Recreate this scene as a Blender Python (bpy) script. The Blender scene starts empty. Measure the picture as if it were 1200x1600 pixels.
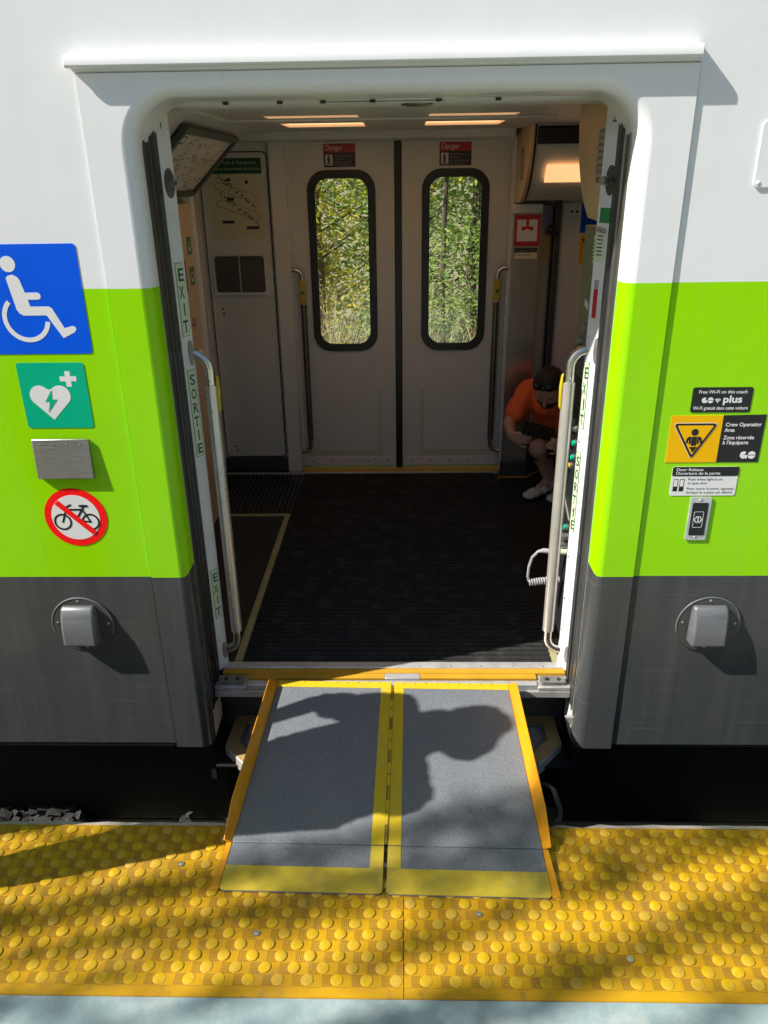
import bpy, bmesh, math, random
from mathutils import Vector, Matrix
from mathutils.geometry import tessellate_polygon
R = math.radians
sc = bpy.context.scene
col = sc.collection

# ------------------------------------------------------------------ camera
cam_d = bpy.data.cameras.new('camera'); cam = bpy.data.objects.new('camera', cam_d); col.objects.link(cam)
sc.camera = cam
PITCH, YAW, ROLL = R(23.6), R(1.55), R(0.83)
fw = Vector((-math.sin(YAW)*math.cos(PITCH), math.cos(YAW)*math.cos(PITCH), -math.sin(PITCH)))
r0 = Vector((math.cos(YAW), math.sin(YAW), 0.0)); d0 = fw.cross(r0)
rt = r0*math.cos(ROLL) + d0*math.sin(ROLL); dn = d0*math.cos(ROLL) - r0*math.sin(ROLL)
cam.matrix_world = Matrix(((rt.x, -dn.x, -fw.x, 0.0), (rt.y, -dn.y, -fw.y, -2.5), (rt.z, -dn.z, -fw.z, 1.918), (0, 0, 0, 1)))
cam_d.sensor_fit = 'VERTICAL'; cam_d.sensor_height = 24.0; cam_d.lens = 24.0*1202/1600
cam_d.clip_start = 0.02; cam_d.clip_end = 2000

# ------------------------------------------------------------------ sky and sun
SUN = Vector((3.2, 1.0, -3.1)).normalized()          # direction the light travels
elev = math.asin(-SUN.z)
w = bpy.data.worlds.new('World'); sc.world = w; w.use_nodes = True
wn = w.node_tree.nodes; wl = w.node_tree.links
sky = wn.new('ShaderNodeTexSky'); sky.sky_type = 'NISHITA'; sky.sun_disc = False
sky.sun_elevation = elev; sky.sun_rotation = math.atan2(-SUN.x, -SUN.y)
sky.air_density = 1.0; sky.dust_density = 1.2; sky.ozone_density = 1.0
bg = wn['Background']; bg.inputs['Strength'].default_value = 0.075
wl.new(sky.outputs[0], bg.inputs['Color'])
sun_d = bpy.data.lights.new('sun', 'SUN'); sun_d.energy = 5.0; sun_d.angle = R(0.53); sun_d.color = (1.0, 0.955, 0.88)
sun = bpy.data.objects.new('sun', sun_d); col.objects.link(sun)
sun.rotation_euler = SUN.to_track_quat('-Z', 'Y').to_euler(); sun.location = (-8, -6, 9)
sc.view_settings.view_transform = 'Standard'; sc.view_settings.look = 'None'
sc.view_settings.exposure = 0.70; sc.view_settings.gamma = 1.0; sc.view_settings.use_curve_mapping = False
sc.cycles.use_denoising = True
sc.cycles.max_bounces = 10; sc.cycles.diffuse_bounces = 5; sc.cycles.transparent_max_bounces = 16
sc.cycles.caustics_reflective = False; sc.cycles.caustics_refractive = False
sc.cycles.sample_clamp_indirect = 4.0

# ------------------------------------------------------------------ materials
def nodes_of(name):
    m = bpy.data.materials.new(name); m.use_nodes = True
    return m, m.node_tree.nodes, m.node_tree.links, m.node_tree.nodes['Principled BSDF']
def V4(c): return (c[0], c[1], c[2], 1.0)
def mat(name, c, rough=0.5, metal=0.0, var=0.12, vs=6.0, stretch=(1, 1, 1), bump=0.0, bs=300.0, c2=None, c2amt=0.5, c2s=3.0, coat=0.0, spec=0.5, rvar=0.1):
    m, n, l, b = nodes_of(name)
    tc = n.new('ShaderNodeTexCoord'); mp = n.new('ShaderNodeMapping'); mp.inputs['Scale'].default_value = stretch
    l.new(tc.outputs['Object'], mp.inputs[0])
    nz = n.new('ShaderNodeTexNoise'); nz.inputs['Scale'].default_value = vs; nz.inputs['Detail'].default_value = 6; nz.inputs['Roughness'].default_value = 0.65
    l.new(mp.outputs[0], nz.inputs['Vector'])
    mix = n.new('ShaderNodeMix'); mix.data_type = 'RGBA'
    mix.inputs[6].default_value = V4([x*(1-var) for x in c]); mix.inputs[7].default_value = V4([min(1, x*(1+var)) for x in c])
    cr = n.new('ShaderNodeMapRange'); cr.inputs[1].default_value = 0.3; cr.inputs[2].default_value = 0.7
    l.new(nz.outputs['Fac'], cr.inputs[0]); l.new(cr.outputs[0], mix.inputs[0])
    out = mix.outputs[2]
    if c2 is not None:
        n2 = n.new('ShaderNodeTexNoise'); n2.inputs['Scale'].default_value = c2s; n2.inputs['Detail'].default_value = 8; n2.inputs['Roughness'].default_value = 0.7
        l.new(mp.outputs[0], n2.inputs['Vector'])
        r2 = n.new('ShaderNodeMapRange'); r2.inputs[1].default_value = 0.5; r2.inputs[2].default_value = 0.72; r2.inputs[4].default_value = c2amt
        l.new(n2.outputs['Fac'], r2.inputs[0])
        mx = n.new('ShaderNodeMix'); mx.data_type = 'RGBA'; mx.inputs[7].default_value = V4(c2)
        l.new(out, mx.inputs[6]); l.new(r2.outputs[0], mx.inputs[0]); out = mx.outputs[2]
    l.new(out, b.inputs['Base Color'])
    rr = n.new('ShaderNodeMapRange'); rr.inputs[3].default_value = max(0.02, rough-rvar); rr.inputs[4].default_value = min(1, rough+rvar)
    l.new(nz.outputs['Fac'], rr.inputs[0]); l.new(rr.outputs[0], b.inputs['Roughness'])
    b.inputs['Metallic'].default_value = metal
    b.inputs['Specular IOR Level'].default_value = spec
    b.inputs['Coat Weight'].default_value = coat; b.inputs['Coat Roughness'].default_value = 0.08
    if bump:
        n3 = n.new('ShaderNodeTexNoise'); n3.inputs['Scale'].default_value = bs; n3.inputs['Detail'].default_value = 3
        l.new(mp.outputs[0], n3.inputs['Vector'])
        bp = n.new('ShaderNodeBump'); bp.inputs['Strength'].default_value = bump; bp.inputs['Distance'].default_value = 0.002
        l.new(n3.outputs['Fac'], bp.inputs['Height']); l.new(bp.outputs[0], b.inputs['Normal'])
    return m
def emis(name, c, s):
    m, n, l, b = nodes_of(name)
    tc = n.new('ShaderNodeTexCoord'); nz = n.new('ShaderNodeTexNoise'); nz.inputs['Scale'].default_value = 3
    l.new(tc.outputs['Object'], nz.inputs['Vector'])
    mr = n.new('ShaderNodeMapRange'); mr.inputs[3].default_value = s*0.85; mr.inputs[4].default_value = s*1.15
    l.new(nz.outputs['Fac'], mr.inputs[0])
    b.inputs['Base Color'].default_value = V4(c); b.inputs['Emission Color'].default_value = V4(c)
    l.new(mr.outputs[0], b.inputs['Emission Strength']); return m
def glassmat(name, tint=(0.93, 0.96, 0.95)):
    m = bpy.data.materials.new(name); m.use_nodes = True; n = m.node_tree.nodes; l = m.node_tree.links
    n.remove(n['Principled BSDF']); o = n['Material Output']
    fr = n.new('ShaderNodeFresnel'); fr.inputs['IOR'].default_value = 1.5
    t = n.new('ShaderNodeBsdfTransparent'); t.inputs[0].default_value = V4(tint)
    g = n.new('ShaderNodeBsdfGlossy'); g.inputs['Roughness'].default_value = 0.015
    mx = n.new('ShaderNodeMixShader'); ad = n.new('ShaderNodeMath'); ad.operation = 'MULTIPLY'; ad.inputs[1].default_value = 1.8
    l.new(fr.outputs[0], ad.inputs[0]); l.new(ad.outputs[0], mx.inputs[0]); l.new(t.outputs[0], mx.inputs[1]); l.new(g.outputs[0], mx.inputs[2])
    l.new(mx.outputs[0], o.inputs['Surface']); return m

def livery(name):
    # white above, lime band, charcoal skirt: the paint of the coach side, split by height
    m, n, l, b = nodes_of(name)
    tc = n.new('ShaderNodeTexCoord'); sx = n.new('ShaderNodeSeparateXYZ'); l.new(tc.outputs['Object'], sx.inputs[0])
    def math_(op, a, bb=None, c=None):
        q = n.new('ShaderNodeMath'); q.operation = op
        for i, v in enumerate((a, bb, c)):
            if v is None: continue
            if isinstance(v, (int, float)): q.inputs[i].default_value = v
            else: l.new(v, q.inputs[i])
        return q.outputs[0]
    ax = math_('ABSOLUTE', math_('ADD', sx.outputs['X'], 0.05))
    near = math_('MAXIMUM', math_('SUBTRACT', 0.762, ax), 0.0)
    zb = math_('ADD', 0.567, math_('MULTIPLY', math_('MULTIPLY', near, near), 45.0))
    up = math_('GREATER_THAN', sx.outputs['Z'], 1.602)
    gr = math_('GREATER_THAN', sx.outputs['Z'], zb)
    inner = math_('GREATER_THAN', ax, 0.7365)
    gr = math_('MULTIPLY', gr, math_('MAXIMUM', inner, up))
    nz = n.new('ShaderNodeTexNoise'); nz.inputs['Scale'].default_value = 2.2; nz.inputs['Detail'].default_value = 7; nz.inputs['Roughness'].default_value = 0.6
    l.new(tc.outputs['Object'], nz.inputs['Vector'])
    mp = n.new('ShaderNodeMapping'); mp.inputs['Scale'].default_value = (14, 1, 1.1); l.new(tc.outputs['Object'], mp.inputs[0])
    ns = n.new('ShaderNodeTexNoise'); ns.inputs['Scale'].default_value = 1.3; ns.inputs['Detail'].default_value = 5; l.new(mp.outputs[0], ns.inputs['Vector'])
    mp2 = n.new('ShaderNodeMapping'); mp2.inputs['Scale'].default_value = (1.2, 1, 70); l.new(tc.outputs['Object'], mp2.inputs[0])
    nh = n.new('ShaderNodeTexNoise'); nh.inputs['Scale'].default_value = 2.0; nh.inputs['Detail'].default_value = 4; l.new(mp2.outputs[0], nh.inputs['Vector'])
    def ramp(src, lo, hi, c1, c2):
        mr = n.new('ShaderNodeMapRange'); mr.inputs[1].default_value = lo; mr.inputs[2].default_value = hi; l.new(src, mr.inputs[0])
        mx = n.new('ShaderNodeMix'); mx.data_type = 'RGBA'; mx.inputs[6].default_value = V4(c1); mx.inputs[7].default_value = V4(c2)
        l.new(mr.outputs[0], mx.inputs[0]); return mx.outputs[2]
    white = ramp(nz.outputs['Fac'], 0.3, 0.75, (0.79, 0.80, 0.80), (0.75, 0.76, 0.765))
    green = ramp(nz.outputs['Fac'], 0.3, 0.75, (0.30, 0.71, 0.0), (0.285, 0.68, 0.0))
    grey = ramp(ns.outputs['Fac'], 0.40, 0.85, (0.055, 0.060, 0.060), (0.078, 0.082, 0.079))
    dust = math_('MULTIPLY', math_('GREATER_THAN', nh.outputs['Fac'], 0.665), 0.35)
    mg = n.new('ShaderNodeMix'); mg.data_type = 'RGBA'; mg.inputs[7].default_value = (0.17, 0.17, 0.165, 1)
    l.new(grey, mg.inputs[6]); l.new(dust, mg.inputs[0])
    m1 = n.new('ShaderNodeMix'); m1.data_type = 'RGBA'; l.new(gr, m1.inputs[0]); l.new(mg.outputs[2], m1.inputs[6]); l.new(green, m1.inputs[7])
    m2 = n.new('ShaderNodeMix'); m2.data_type = 'RGBA'; l.new(up, m2.inputs[0]); l.new(m1.outputs[2], m2.inputs[6]); l.new(white, m2.inputs[7])
    mp3 = n.new('ShaderNodeMapping'); mp3.inputs['Scale'].default_value = (11, 1, 0.8); l.new(tc.outputs['Object'], mp3.inputs[0])
    n7 = n.new('ShaderNodeTexNoise'); n7.inputs['Scale'].default_value = 1.0; n7.inputs['Detail'].default_value = 6; n7.inputs['Roughness'].default_value = 0.7; l.new(mp3.outputs[0], n7.inputs['Vector'])
    r7 = n.new('ShaderNodeMapRange'); r7.inputs[1].default_value = 0.5; r7.inputs[2].default_value = 0.78; r7.inputs[4].default_value = 0.06; l.new(n7.outputs['Fac'], r7.inputs[0])
    m7 = n.new('ShaderNodeMix'); m7.data_type = 'RGBA'; m7.inputs[7].default_value = (0.30, 0.29, 0.26, 1); l.new(m2.outputs[2], m7.inputs[6]); l.new(r7.outputs[0], m7.inputs[0])
    l.new(m7.outputs[2], b.inputs['Base Color'])
    rr = n.new('ShaderNodeMapRange'); rr.inputs[1].default_value = 0.3; rr.inputs[2].default_value = 0.7; rr.inputs[3].default_value = 0.17; rr.inputs[4].default_value = 0.32
    l.new(nz.outputs['Fac'], rr.inputs[0]); l.new(rr.outputs[0], b.inputs['Roughness'])
    b.inputs['Specular IOR Level'].default_value = 0.3
    # slight waviness of pressed sheet
    nb = n.new('ShaderNodeTexNoise'); nb.inputs['Scale'].default_value = 5.0; nb.inputs['Detail'].default_value = 2; l.new(tc.outputs['Object'], nb.inputs['Vector'])
    bp = n.new('ShaderNodeBump'); bp.inputs['Strength'].default_value = 0.16; bp.inputs['Distance'].default_value = 0.01
    l.new(nb.outputs['Fac'], bp.inputs['Height']); l.new(bp.outputs[0], b.inputs['Normal'])
    return m

def tactile(name):
    m, n, l, b = nodes_of(name)
    tc = n.new('ShaderNodeTexCoord')
    # checker cells: plain cells carry the domes, the others a fine waffle of pips
    mp = n.new('ShaderNodeMapping'); mp.inputs['Location'].default_value = (0.0235, 0.5522, 0.0); mp.vector_type = 'POINT'
    l.new(tc.outputs['Object'], mp.inputs[0])
    sc_ = n.new('ShaderNodeMapping'); sc_.inputs['Scale'].default_value = (1/0.04075, 1/0.0347, 0.0); l.new(mp.outputs[0], sc_.inputs[0])
    sx = n.new('ShaderNodeSeparateXYZ'); l.new(sc_.outputs[0], sx.inputs[0])
    def M(op, a, bb=None):
        q = n.new('ShaderNodeMath'); q.operation = op
        for i, v in enumerate((a, bb)):
            if v is None: continue
            if isinstance(v, (int, float)): q.inputs[i].default_value = v
            else: l.new(v, q.inputs[i])
        return q.outputs[0]
    par = M('ABSOLUTE', M('MODULO', M('ADD', M('FLOOR', sx.outputs['X']), M('FLOOR', sx.outputs['Y'])), 2.0))
    inside = M('GREATER_THAN', M('MULTIPLY', sx.outputs['Y'], -1.0), -50.0)
    fx = M('SINE', M('MULTIPLY', sx.outputs['X'], math.tau*7)); fy = M('SINE', M('MULTIPLY', sx.outputs['Y'], math.tau*6))
    pip = M('GREATER_THAN', M('MULTIPLY', M('ADD', fx, 1.0), M('ADD', fy, 1.0)), 1.0)
    sy = n.new('ShaderNodeSeparateXYZ'); l.new(tc.outputs['Object'], sy.inputs[0])
    flat = M('GREATER_THAN', sy.outputs['Y'], -1.1085)
    waffle = M('MULTIPLY', par, flat)
    h = M('MULTIPLY', waffle, M('SUBTRACT', pip, 1.0))
    nz = n.new('ShaderNodeTexNoise'); nz.inputs['Scale'].default_value = 5; nz.inputs['Detail'].default_value = 8; nz.inputs['Roughness'].default_value = 0.7; l.new(tc.outputs['Object'], nz.inputs['Vector'])
    def mixc(f, a, bb):
        mx = n.new('ShaderNodeMix'); mx.data_type = 'RGBA'
        if isinstance(f, float): mx.inputs[0].default_value = f
        else: l.new(f, mx.inputs[0])
        for i, v in ((6, a), (7, bb)):
            if isinstance(v, tuple): mx.inputs[i].default_value = V4(v)
            else: l.new(v, mx.inputs[i])
        return mx.outputs[2]
    mr = n.new('ShaderNodeMapRange'); mr.inputs[1].default_value = 0.35; mr.inputs[2].default_value = 0.7; l.new(nz.outputs['Fac'], mr.inputs[0])
    base = mixc(mr.outputs[0], (0.51, 0.285, 0.005), (0.42, 0.215, 0.005))
    n4 = n.new('ShaderNodeTexNoise'); n4.inputs['Scale'].default_value = 26; n4.inputs['Detail'].default_value = 6; l.new(tc.outputs['Object'], n4.inputs['Vector'])
    m4 = n.new('ShaderNodeMapRange'); m4.inputs[1].default_value = 0.58; m4.inputs[2].default_value = 0.75; m4.inputs[4].default_value = 0.55; l.new(n4.outputs['Fac'], m4.inputs[0])
    base = mixc(m4.outputs[0], base, (0.20, 0.135, 0.04))
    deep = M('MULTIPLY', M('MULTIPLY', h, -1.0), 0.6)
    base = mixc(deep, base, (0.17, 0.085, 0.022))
    n6 = n.new('ShaderNodeTexNoise'); n6.inputs['Scale'].default_value = 3.2; n6.inputs['Detail'].default_value = 10; n6.inputs['Roughness'].default_value = 0.75; l.new(tc.outputs['Object'], n6.inputs['Vector'])
    m6 = n.new('ShaderNodeMapRange'); m6.inputs[1].default_value = 0.52; m6.inputs[2].default_value = 0.70; m6.inputs[4].default_value = 0.5; l.new(n6.outputs['Fac'], m6.inputs[0])
    base = mixc(m6.outputs[0], base, (0.24, 0.15, 0.045))
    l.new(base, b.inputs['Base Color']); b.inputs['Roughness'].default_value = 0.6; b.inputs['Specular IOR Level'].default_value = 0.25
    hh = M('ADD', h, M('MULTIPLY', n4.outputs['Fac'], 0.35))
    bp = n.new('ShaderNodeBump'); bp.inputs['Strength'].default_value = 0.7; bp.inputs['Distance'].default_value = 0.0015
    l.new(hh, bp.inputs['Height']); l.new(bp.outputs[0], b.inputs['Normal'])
    return m

def grip(name, c):   # raised tread plate: fine diagonal lozenges
    m, n, l, b = nodes_of(name)
    tc = n.new('ShaderNodeTexCoord')
    w1 = n.new('ShaderNodeTexWave'); w1.inputs['Scale'].default_value = 60; w1.bands_direction = 'DIAGONAL'; w1.inputs['Distortion'].default_value = 0.2
    mp = n.new('ShaderNodeMapping'); mp.inputs['Rotation'].default_value = (0, 0, R(90)); l.new(tc.outputs['Object'], mp.inputs[0])
    w2 = n.new('ShaderNodeTexWave'); w2.inputs['Scale'].default_value = 60; w2.bands_direction = 'DIAGONAL'; l.new(mp.outputs[0], w2.inputs['Vector']); l.new(tc.outputs['Object'], w1.inputs['Vector'])
    mu = n.new('ShaderNodeMath'); mu.operation = 'MULTIPLY'; l.new(w1.outputs['Fac'], mu.inputs[0]); l.new(w2.outputs['Fac'], mu.inputs[1])
    nz = n.new('ShaderNodeTexNoise'); nz.inputs['Scale'].default_value = 9; nz.inputs['Detail'].default_value = 8; l.new(tc.outputs['Object'], nz.inputs['Vector'])
    mx = n.new('ShaderNodeMix'); mx.data_type = 'RGBA'; mx.inputs[6].default_value = V4([x*0.72 for x in c]); mx.inputs[7].default_value = V4([x*1.12 for x in c])
    ad = n.new('ShaderNodeMath'); ad.operation = 'ADD'; l.new(mu.outputs[0], ad.inputs[0]); l.new(nz.outputs['Fac'], ad.inputs[1])
    mr = n.new('ShaderNodeMapRange'); mr.inputs[1].default_value = 0.4; mr.inputs[2].default_value = 1.1; l.new(ad.outputs[0], mr.inputs[0]); l.new(mr.outputs[0], mx.inputs[0])
    l.new(mx.outputs[2], b.inputs['Base Color']); b.inputs['Roughness'].default_value = 0.6
    bp = n.new('ShaderNodeBump'); bp.inputs['Strength'].default_value = 0.5; bp.inputs['Distance'].default_value = 0.002
    l.new(mu.outputs[0], bp.inputs['Height']); l.new(bp.outputs[0], b.inputs['Normal'])
    return m
def leafmat(name, c, c2, trans=0.45):
    m, n, l, b = nodes_of(name)
    gi = n.new('ShaderNodeNewGeometry')
    mx = n.new('ShaderNodeMix'); mx.data_type = 'RGBA'; mx.inputs[6].default_value = V4(c); mx.inputs[7].default_value = V4(c2)
    l.new(gi.outputs['Random Per Island'], mx.inputs[0]); l.new(mx.outputs[2], b.inputs['Base Color']); b.inputs['Roughness'].default_value = 0.5
    tr = n.new('ShaderNodeBsdfTranslucent'); l.new(mx.outputs[2], tr.inputs[0])
    ms = n.new('ShaderNodeMixShader'); ms.inputs[0].default_value = trans
    l.new(b.outputs[0], ms.inputs[1]); l.new(tr.outputs[0], ms.inputs[2]); l.new(ms.outputs[0], n['Material Output'].inputs['Surface'])
    return m

T = {}
T['livery'] = livery('coach_paint')
T['white'] = mat('white_paint', (0.76, 0.77, 0.77), 0.35, var=0.04, c2=(0.5, 0.48, 0.44), c2amt=0.15)
T['leafwhite'] = mat('door_edge_white', (0.70, 0.71, 0.70), 0.4, var=0.05, c2=(0.35, 0.33, 0.3), c2amt=0.3, c2s=9)
T['rubber'] = mat('black_rubber', (0.016, 0.018, 0.02), 0.35, var=0.2)
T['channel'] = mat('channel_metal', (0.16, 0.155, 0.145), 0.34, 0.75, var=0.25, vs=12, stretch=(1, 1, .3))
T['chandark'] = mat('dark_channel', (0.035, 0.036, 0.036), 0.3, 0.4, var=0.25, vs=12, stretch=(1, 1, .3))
T['beige'] = mat('beige_panel', (0.75, 0.75, 0.71), 0.36, var=0.06, c2=(0.5, 0.45, 0.38), c2amt=0.3)
T['beige2'] = mat('cream_panel', (0.75, 0.74, 0.71), 0.38, var=0.06)
T['post'] = mat('pale_post', (0.79, 0.785, 0.76), 0.4, var=0.06)
T['tan'] = mat('tan_laminate', (0.76, 0.52, 0.30), 0.42, var=0.08, vs=3)
T['ceil'] = mat('ceiling_panel', (0.78, 0.78, 0.76), 0.45, var=0.05)
T['steel'] = mat('brushed_steel', (0.62, 0.62, 0.61), 0.24, 0.9, var=0.03, vs=3, stretch=(1, 1, 12), rvar=0.03)
T['tube'] = mat('handrail_steel', (0.66, 0.64, 0.60), 0.26, 1.0, var=0.06, vs=20)
T['sleeve'] = mat('clear_grip_sleeve', (0.62, 0.58, 0.52), 0.3, 0.55, var=0.08, vs=14, coat=0.6)
T['box_steel'] = mat('satin_steel', (0.42, 0.41, 0.39), 0.42, 0.9, var=0.16, vs=4, stretch=(3, 3, 60), bump=0.1, bs=60)
T['alu'] = mat('aluminium', (0.68, 0.68, 0.68), 0.40, 0.55, var=0.12, vs=14, c2=(0.2, 0.18, 0.16), c2amt=0.35, c2s=20)
T['dull'] = mat('dull_metal', (0.30, 0.29, 0.27), 0.5, 0.6, var=0.2, vs=12, c2=(0.12, 0.1, 0.08), c2amt=0.5, c2s=10)
T['dullw'] = mat('worn_pale_metal', (0.48, 0.45, 0.42), 0.5, 0.3, var=0.15, vs=12, c2=(0.2, 0.17, 0.14), c2amt=0.5, c2s=10)
T['vent'] = mat('vent_grey', (0.15, 0.158, 0.165), 0.42, 0.25, var=0.10, vs=3, stretch=(1.5, 1.5, 40), c2=(0.26, 0.25, 0.23), c2amt=0.4, c2s=2)
T['vent_ring'] = mat('vent_plate_grey', (0.060, 0.063, 0.060), 0.3, var=0.12)
T['screw'] = mat('screw_metal', (0.55, 0.54, 0.52), 0.35, 0.9, var=0.1)
T['mat'] = mat('rubber_floor', (0.025, 0.0255, 0.024), 0.7, var=0.3, vs=120, c2=(0.11, 0.10, 0.095), c2amt=0.5, c2s=11, bump=0.3, bs=260, spec=0.2)
T['matdk'] = mat('smooth_floor', (0.013, 0.0135, 0.013), 0.4, var=0.2, c2=(0.04, 0.04, 0.036), c2amt=0.4)
T['stripe'] = mat('pale_floor_stripe', (0.40, 0.38, 0.19), 0.5, var=0.15, c2=(0.2, 0.18, 0.1), c2amt=0.5, c2s=14)
T['ygrip'] = grip('yellow_grip_strip', (0.62, 0.33, 0.02))
T['yrim'] = grip('worn_yellow_grip', (0.46, 0.33, 0.13))
T['grate'] = grip('step_grating', (0.09, 0.085, 0.08))
T['ramp'] = mat('ramp_grey_grit', (0.150, 0.162, 0.180), 0.48, var=0.26, vs=170, c2=(0.27, 0.28, 0.29), c2amt=0.35, c2s=240, stretch=(1, 0.6, 1), bump=1.0, bs=260)
_t = T['ramp'].node_tree; _tc = [n_ for n_ in _t.nodes if n_.type == 'TEX_COORD'][0]; _bb = _t.nodes['Principled BSDF']; _s0 = _bb.inputs['Base Color'].links[0].from_socket
_nz = _t.nodes.new('ShaderNodeTexNoise'); _nz.inputs['Scale'].default_value = 4.5; _nz.inputs['Detail'].default_value = 9; _nz.inputs['Roughness'].default_value = 0.75; _t.links.new(_tc.outputs['Object'], _nz.inputs['Vector'])
_mr = _t.nodes.new('ShaderNodeMapRange'); _mr.inputs[1].default_value = 0.50; _mr.inputs[2].default_value = 0.75; _mr.inputs[4].default_value = 0.45; _t.links.new(_nz.outputs['Fac'], _mr.inputs[0])
_mm = _t.nodes.new('ShaderNodeMix'); _mm.data_type = 'RGBA'; _mm.inputs[7].default_value = (0.25, 0.245, 0.235, 1); _t.links.new(_s0, _mm.inputs[6]); _t.links.new(_mr.outputs[0], _mm.inputs[0]); _t.links.new(_mm.outputs[2], _bb.inputs['Base Color'])
T['ytape'] = mat('yellow_tape', (0.62, 0.44, 0.012), 0.45, var=0.08, c2=(0.36, 0.27, 0.08), c2amt=0.55, c2s=12)
T['yworn'] = mat('worn_yellow_tape', (0.50, 0.37, 0.025), 0.55, var=0.12, vs=14, c2=(0.27, 0.22, 0.07), c2amt=0.7, c2s=9)
T['orange'] = mat('orange_curb', (0.68, 0.29, 0.006), 0.38, var=0.10, c2=(0.42, 0.15, 0.01), c2amt=0.6, c2s=5, stretch=(1, .5, 1))
T['hinge'] = mat('hinge_metal', (0.30, 0.22, 0.03), 0.4, 0.5, var=0.25, vs=30)
T['tactile'] = tactile('tactile_yellow')
T['dome'] = mat('dome_yellow', (0.55, 0.335, 0.004), 0.55, var=0.16, vs=30, c2=(0.46, 0.31, 0.07), c2amt=0.9, c2s=70, bump=0.5, bs=160, spec=0.25)
_n = T['dome'].node_tree.nodes; _l = T['dome'].node_tree.links; _b = _n['Principled BSDF']; _src = _b.inputs['Base Color'].links[0].from_socket
_oi = _n.new('ShaderNodeObjectInfo'); _pw = _n.new('ShaderNodeMath'); _pw.operation = 'POWER'; _pw.inputs[1].default_value = 2.5; _l.new(_oi.outputs['Random'], _pw.inputs[0])
_mu = _n.new('ShaderNodeMath'); _mu.operation = 'MULTIPLY'; _mu.inputs[1].default_value = 0.75; _l.new(_pw.outputs[0], _mu.inputs[0])
_mx = _n.new('ShaderNodeMix'); _mx.data_type = 'RGBA'; _mx.inputs[7].default_value = (0.44, 0.28, 0.05, 1); _l.new(_src, _mx.inputs[6]); _l.new(_mu.outputs[0], _mx.inputs[0]); _l.new(_mx.outputs[2], _b.inputs['Base Color'])
T['concrete'] = mat('platform_concrete', (0.42, 0.37, 0.32), 0.85, var=0.15, vs=14, bump=0.6, bs=90)
T['blue'] = mat('worn_blue_paint', (0.25, 0.335, 0.345), 0.65, var=0.16, vs=9, c2=(0.40, 0.43, 0.41), c2amt=0.9, c2s=7, bump=0.4, bs=90, spec=0.3)
T['dark'] = mat('black_and_undershade', (0.004, 0.004, 0.004), 0.8, var=0.3)  # plain black, also puts the deep shade under the coach into the colour
T['riser'] = mat('riser_grey', (0.09, 0.085, 0.075), 0.55, var=0.25, vs=8)
T['stone'] = mat('ballast_stone', (0.03, 0.029, 0.028), 0.95, var=0.45, vs=9, bump=0.6, bs=60)
T['ground'] = mat('earth', (0.27, 0.24, 0.13), 0.95, var=0.35, vs=4, bump=0.5, bs=20)
T['s_white'] = mat('sticker_white', (0.74, 0.74, 0.73), 0.45, var=0.03)
T['s_blue'] = mat('sticker_blue', (0.0, 0.095, 0.74), 0.4, var=0.04, spec=0.2)
T['s_teal'] = mat('sticker_teal', (0.0, 0.42, 0.225), 0.4, var=0.04, spec=0.2)
T['s_red'] = mat('sticker_red', (0.95, 0.010, 0.010), 0.4, var=0.04, spec=0.2)
T['s_dred'] = mat('sticker_dark_red', (0.50, 0.02, 0.03), 0.4, var=0.06)
T['s_black'] = mat('sticker_black', (0.010, 0.012, 0.012), 0.4, var=0.1)
T['s_char'] = mat('sticker_charcoal', (0.018, 0.018, 0.02), 0.42, var=0.1, spec=0.3)
T['s_yel'] = mat('sticker_amber', (0.86, 0.46, 0.0), 0.4, var=0.04, spec=0.2)
T['s_green'] = mat('sticker_green', (0.02, 0.22, 0.07), 0.4, var=0.06)
T['s_pale'] = mat('sticker_glow_green', (0.60, 0.66, 0.45), 0.45, var=0.05)
T['s_ink'] = mat('ink_dark', (0.03, 0.04, 0.03), 0.6, var=0.1)
T['s_grey'] = mat('sticker_grey', (0.33, 0.33, 0.33), 0.45, var=0.06)
T['poster'] = mat('poster_cream', (0.72, 0.70, 0.46), 0.45, var=0.05)
T['s_dgreen'] = mat('poster_green', (0.012, 0.085, 0.045), 0.4, var=0.06)
T['mapsheet'] = mat('map_sheet', (0.80, 0.78, 0.72), 0.3, var=0.05)
T['mapframe'] = mat('map_frame', (0.04, 0.05, 0.055), 0.4, var=0.1)
T['lamp'] = emis('warm_lamp', (1.0, 0.50, 0.22), 1.05)
T['lampcove'] = emis('warm_lamp_cove', (1.0, 0.54, 0.24), 0.70)
T['lampdim'] = emis('warm_lamp_shallow', (1.0, 0.54, 0.26), 0.7)
T['glass'] = glassmat('window_glass')
T['skin'] = mat('skin', (0.56, 0.32, 0.23), 0.5, var=0.1, vs=12)
T['hair'] = mat('hair', (0.022, 0.017, 0.014), 0.6, var=0.3, vs=60, bump=0.5, bs=200)
T['tee'] = mat('orange_cloth', (0.96, 0.15, 0.03), 0.75, var=0.08, vs=20, bump=0.3, bs=60)
T['shorts'] = mat('black_cloth', (0.015, 0.015, 0.017), 0.8, var=0.2, vs=20)
T['shoe'] = mat('white_trainer', (0.66, 0.65, 0.63), 0.55, var=0.08, vs=20)
T['navy'] = mat('navy_cloth', (0.02, 0.03, 0.07), 0.8, var=0.2)
T['phone'] = mat('phone_black', (0.012, 0.016, 0.017), 0.25, var=0.1)
T['bark'] = mat('bark', (0.11, 0.085, 0.065), 0.9, var=0.35, vs=10, stretch=(1, 1, .2), bump=0.8, bs=25)
T['lf_y'] = leafmat('leaf_yellow', (0.78, 0.60, 0.04), (0.36, 0.50, 0.06))
T['lf_g'] = leafmat('leaf_green', (0.12, 0.28, 0.06), (0.50, 0.60, 0.17))
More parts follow.
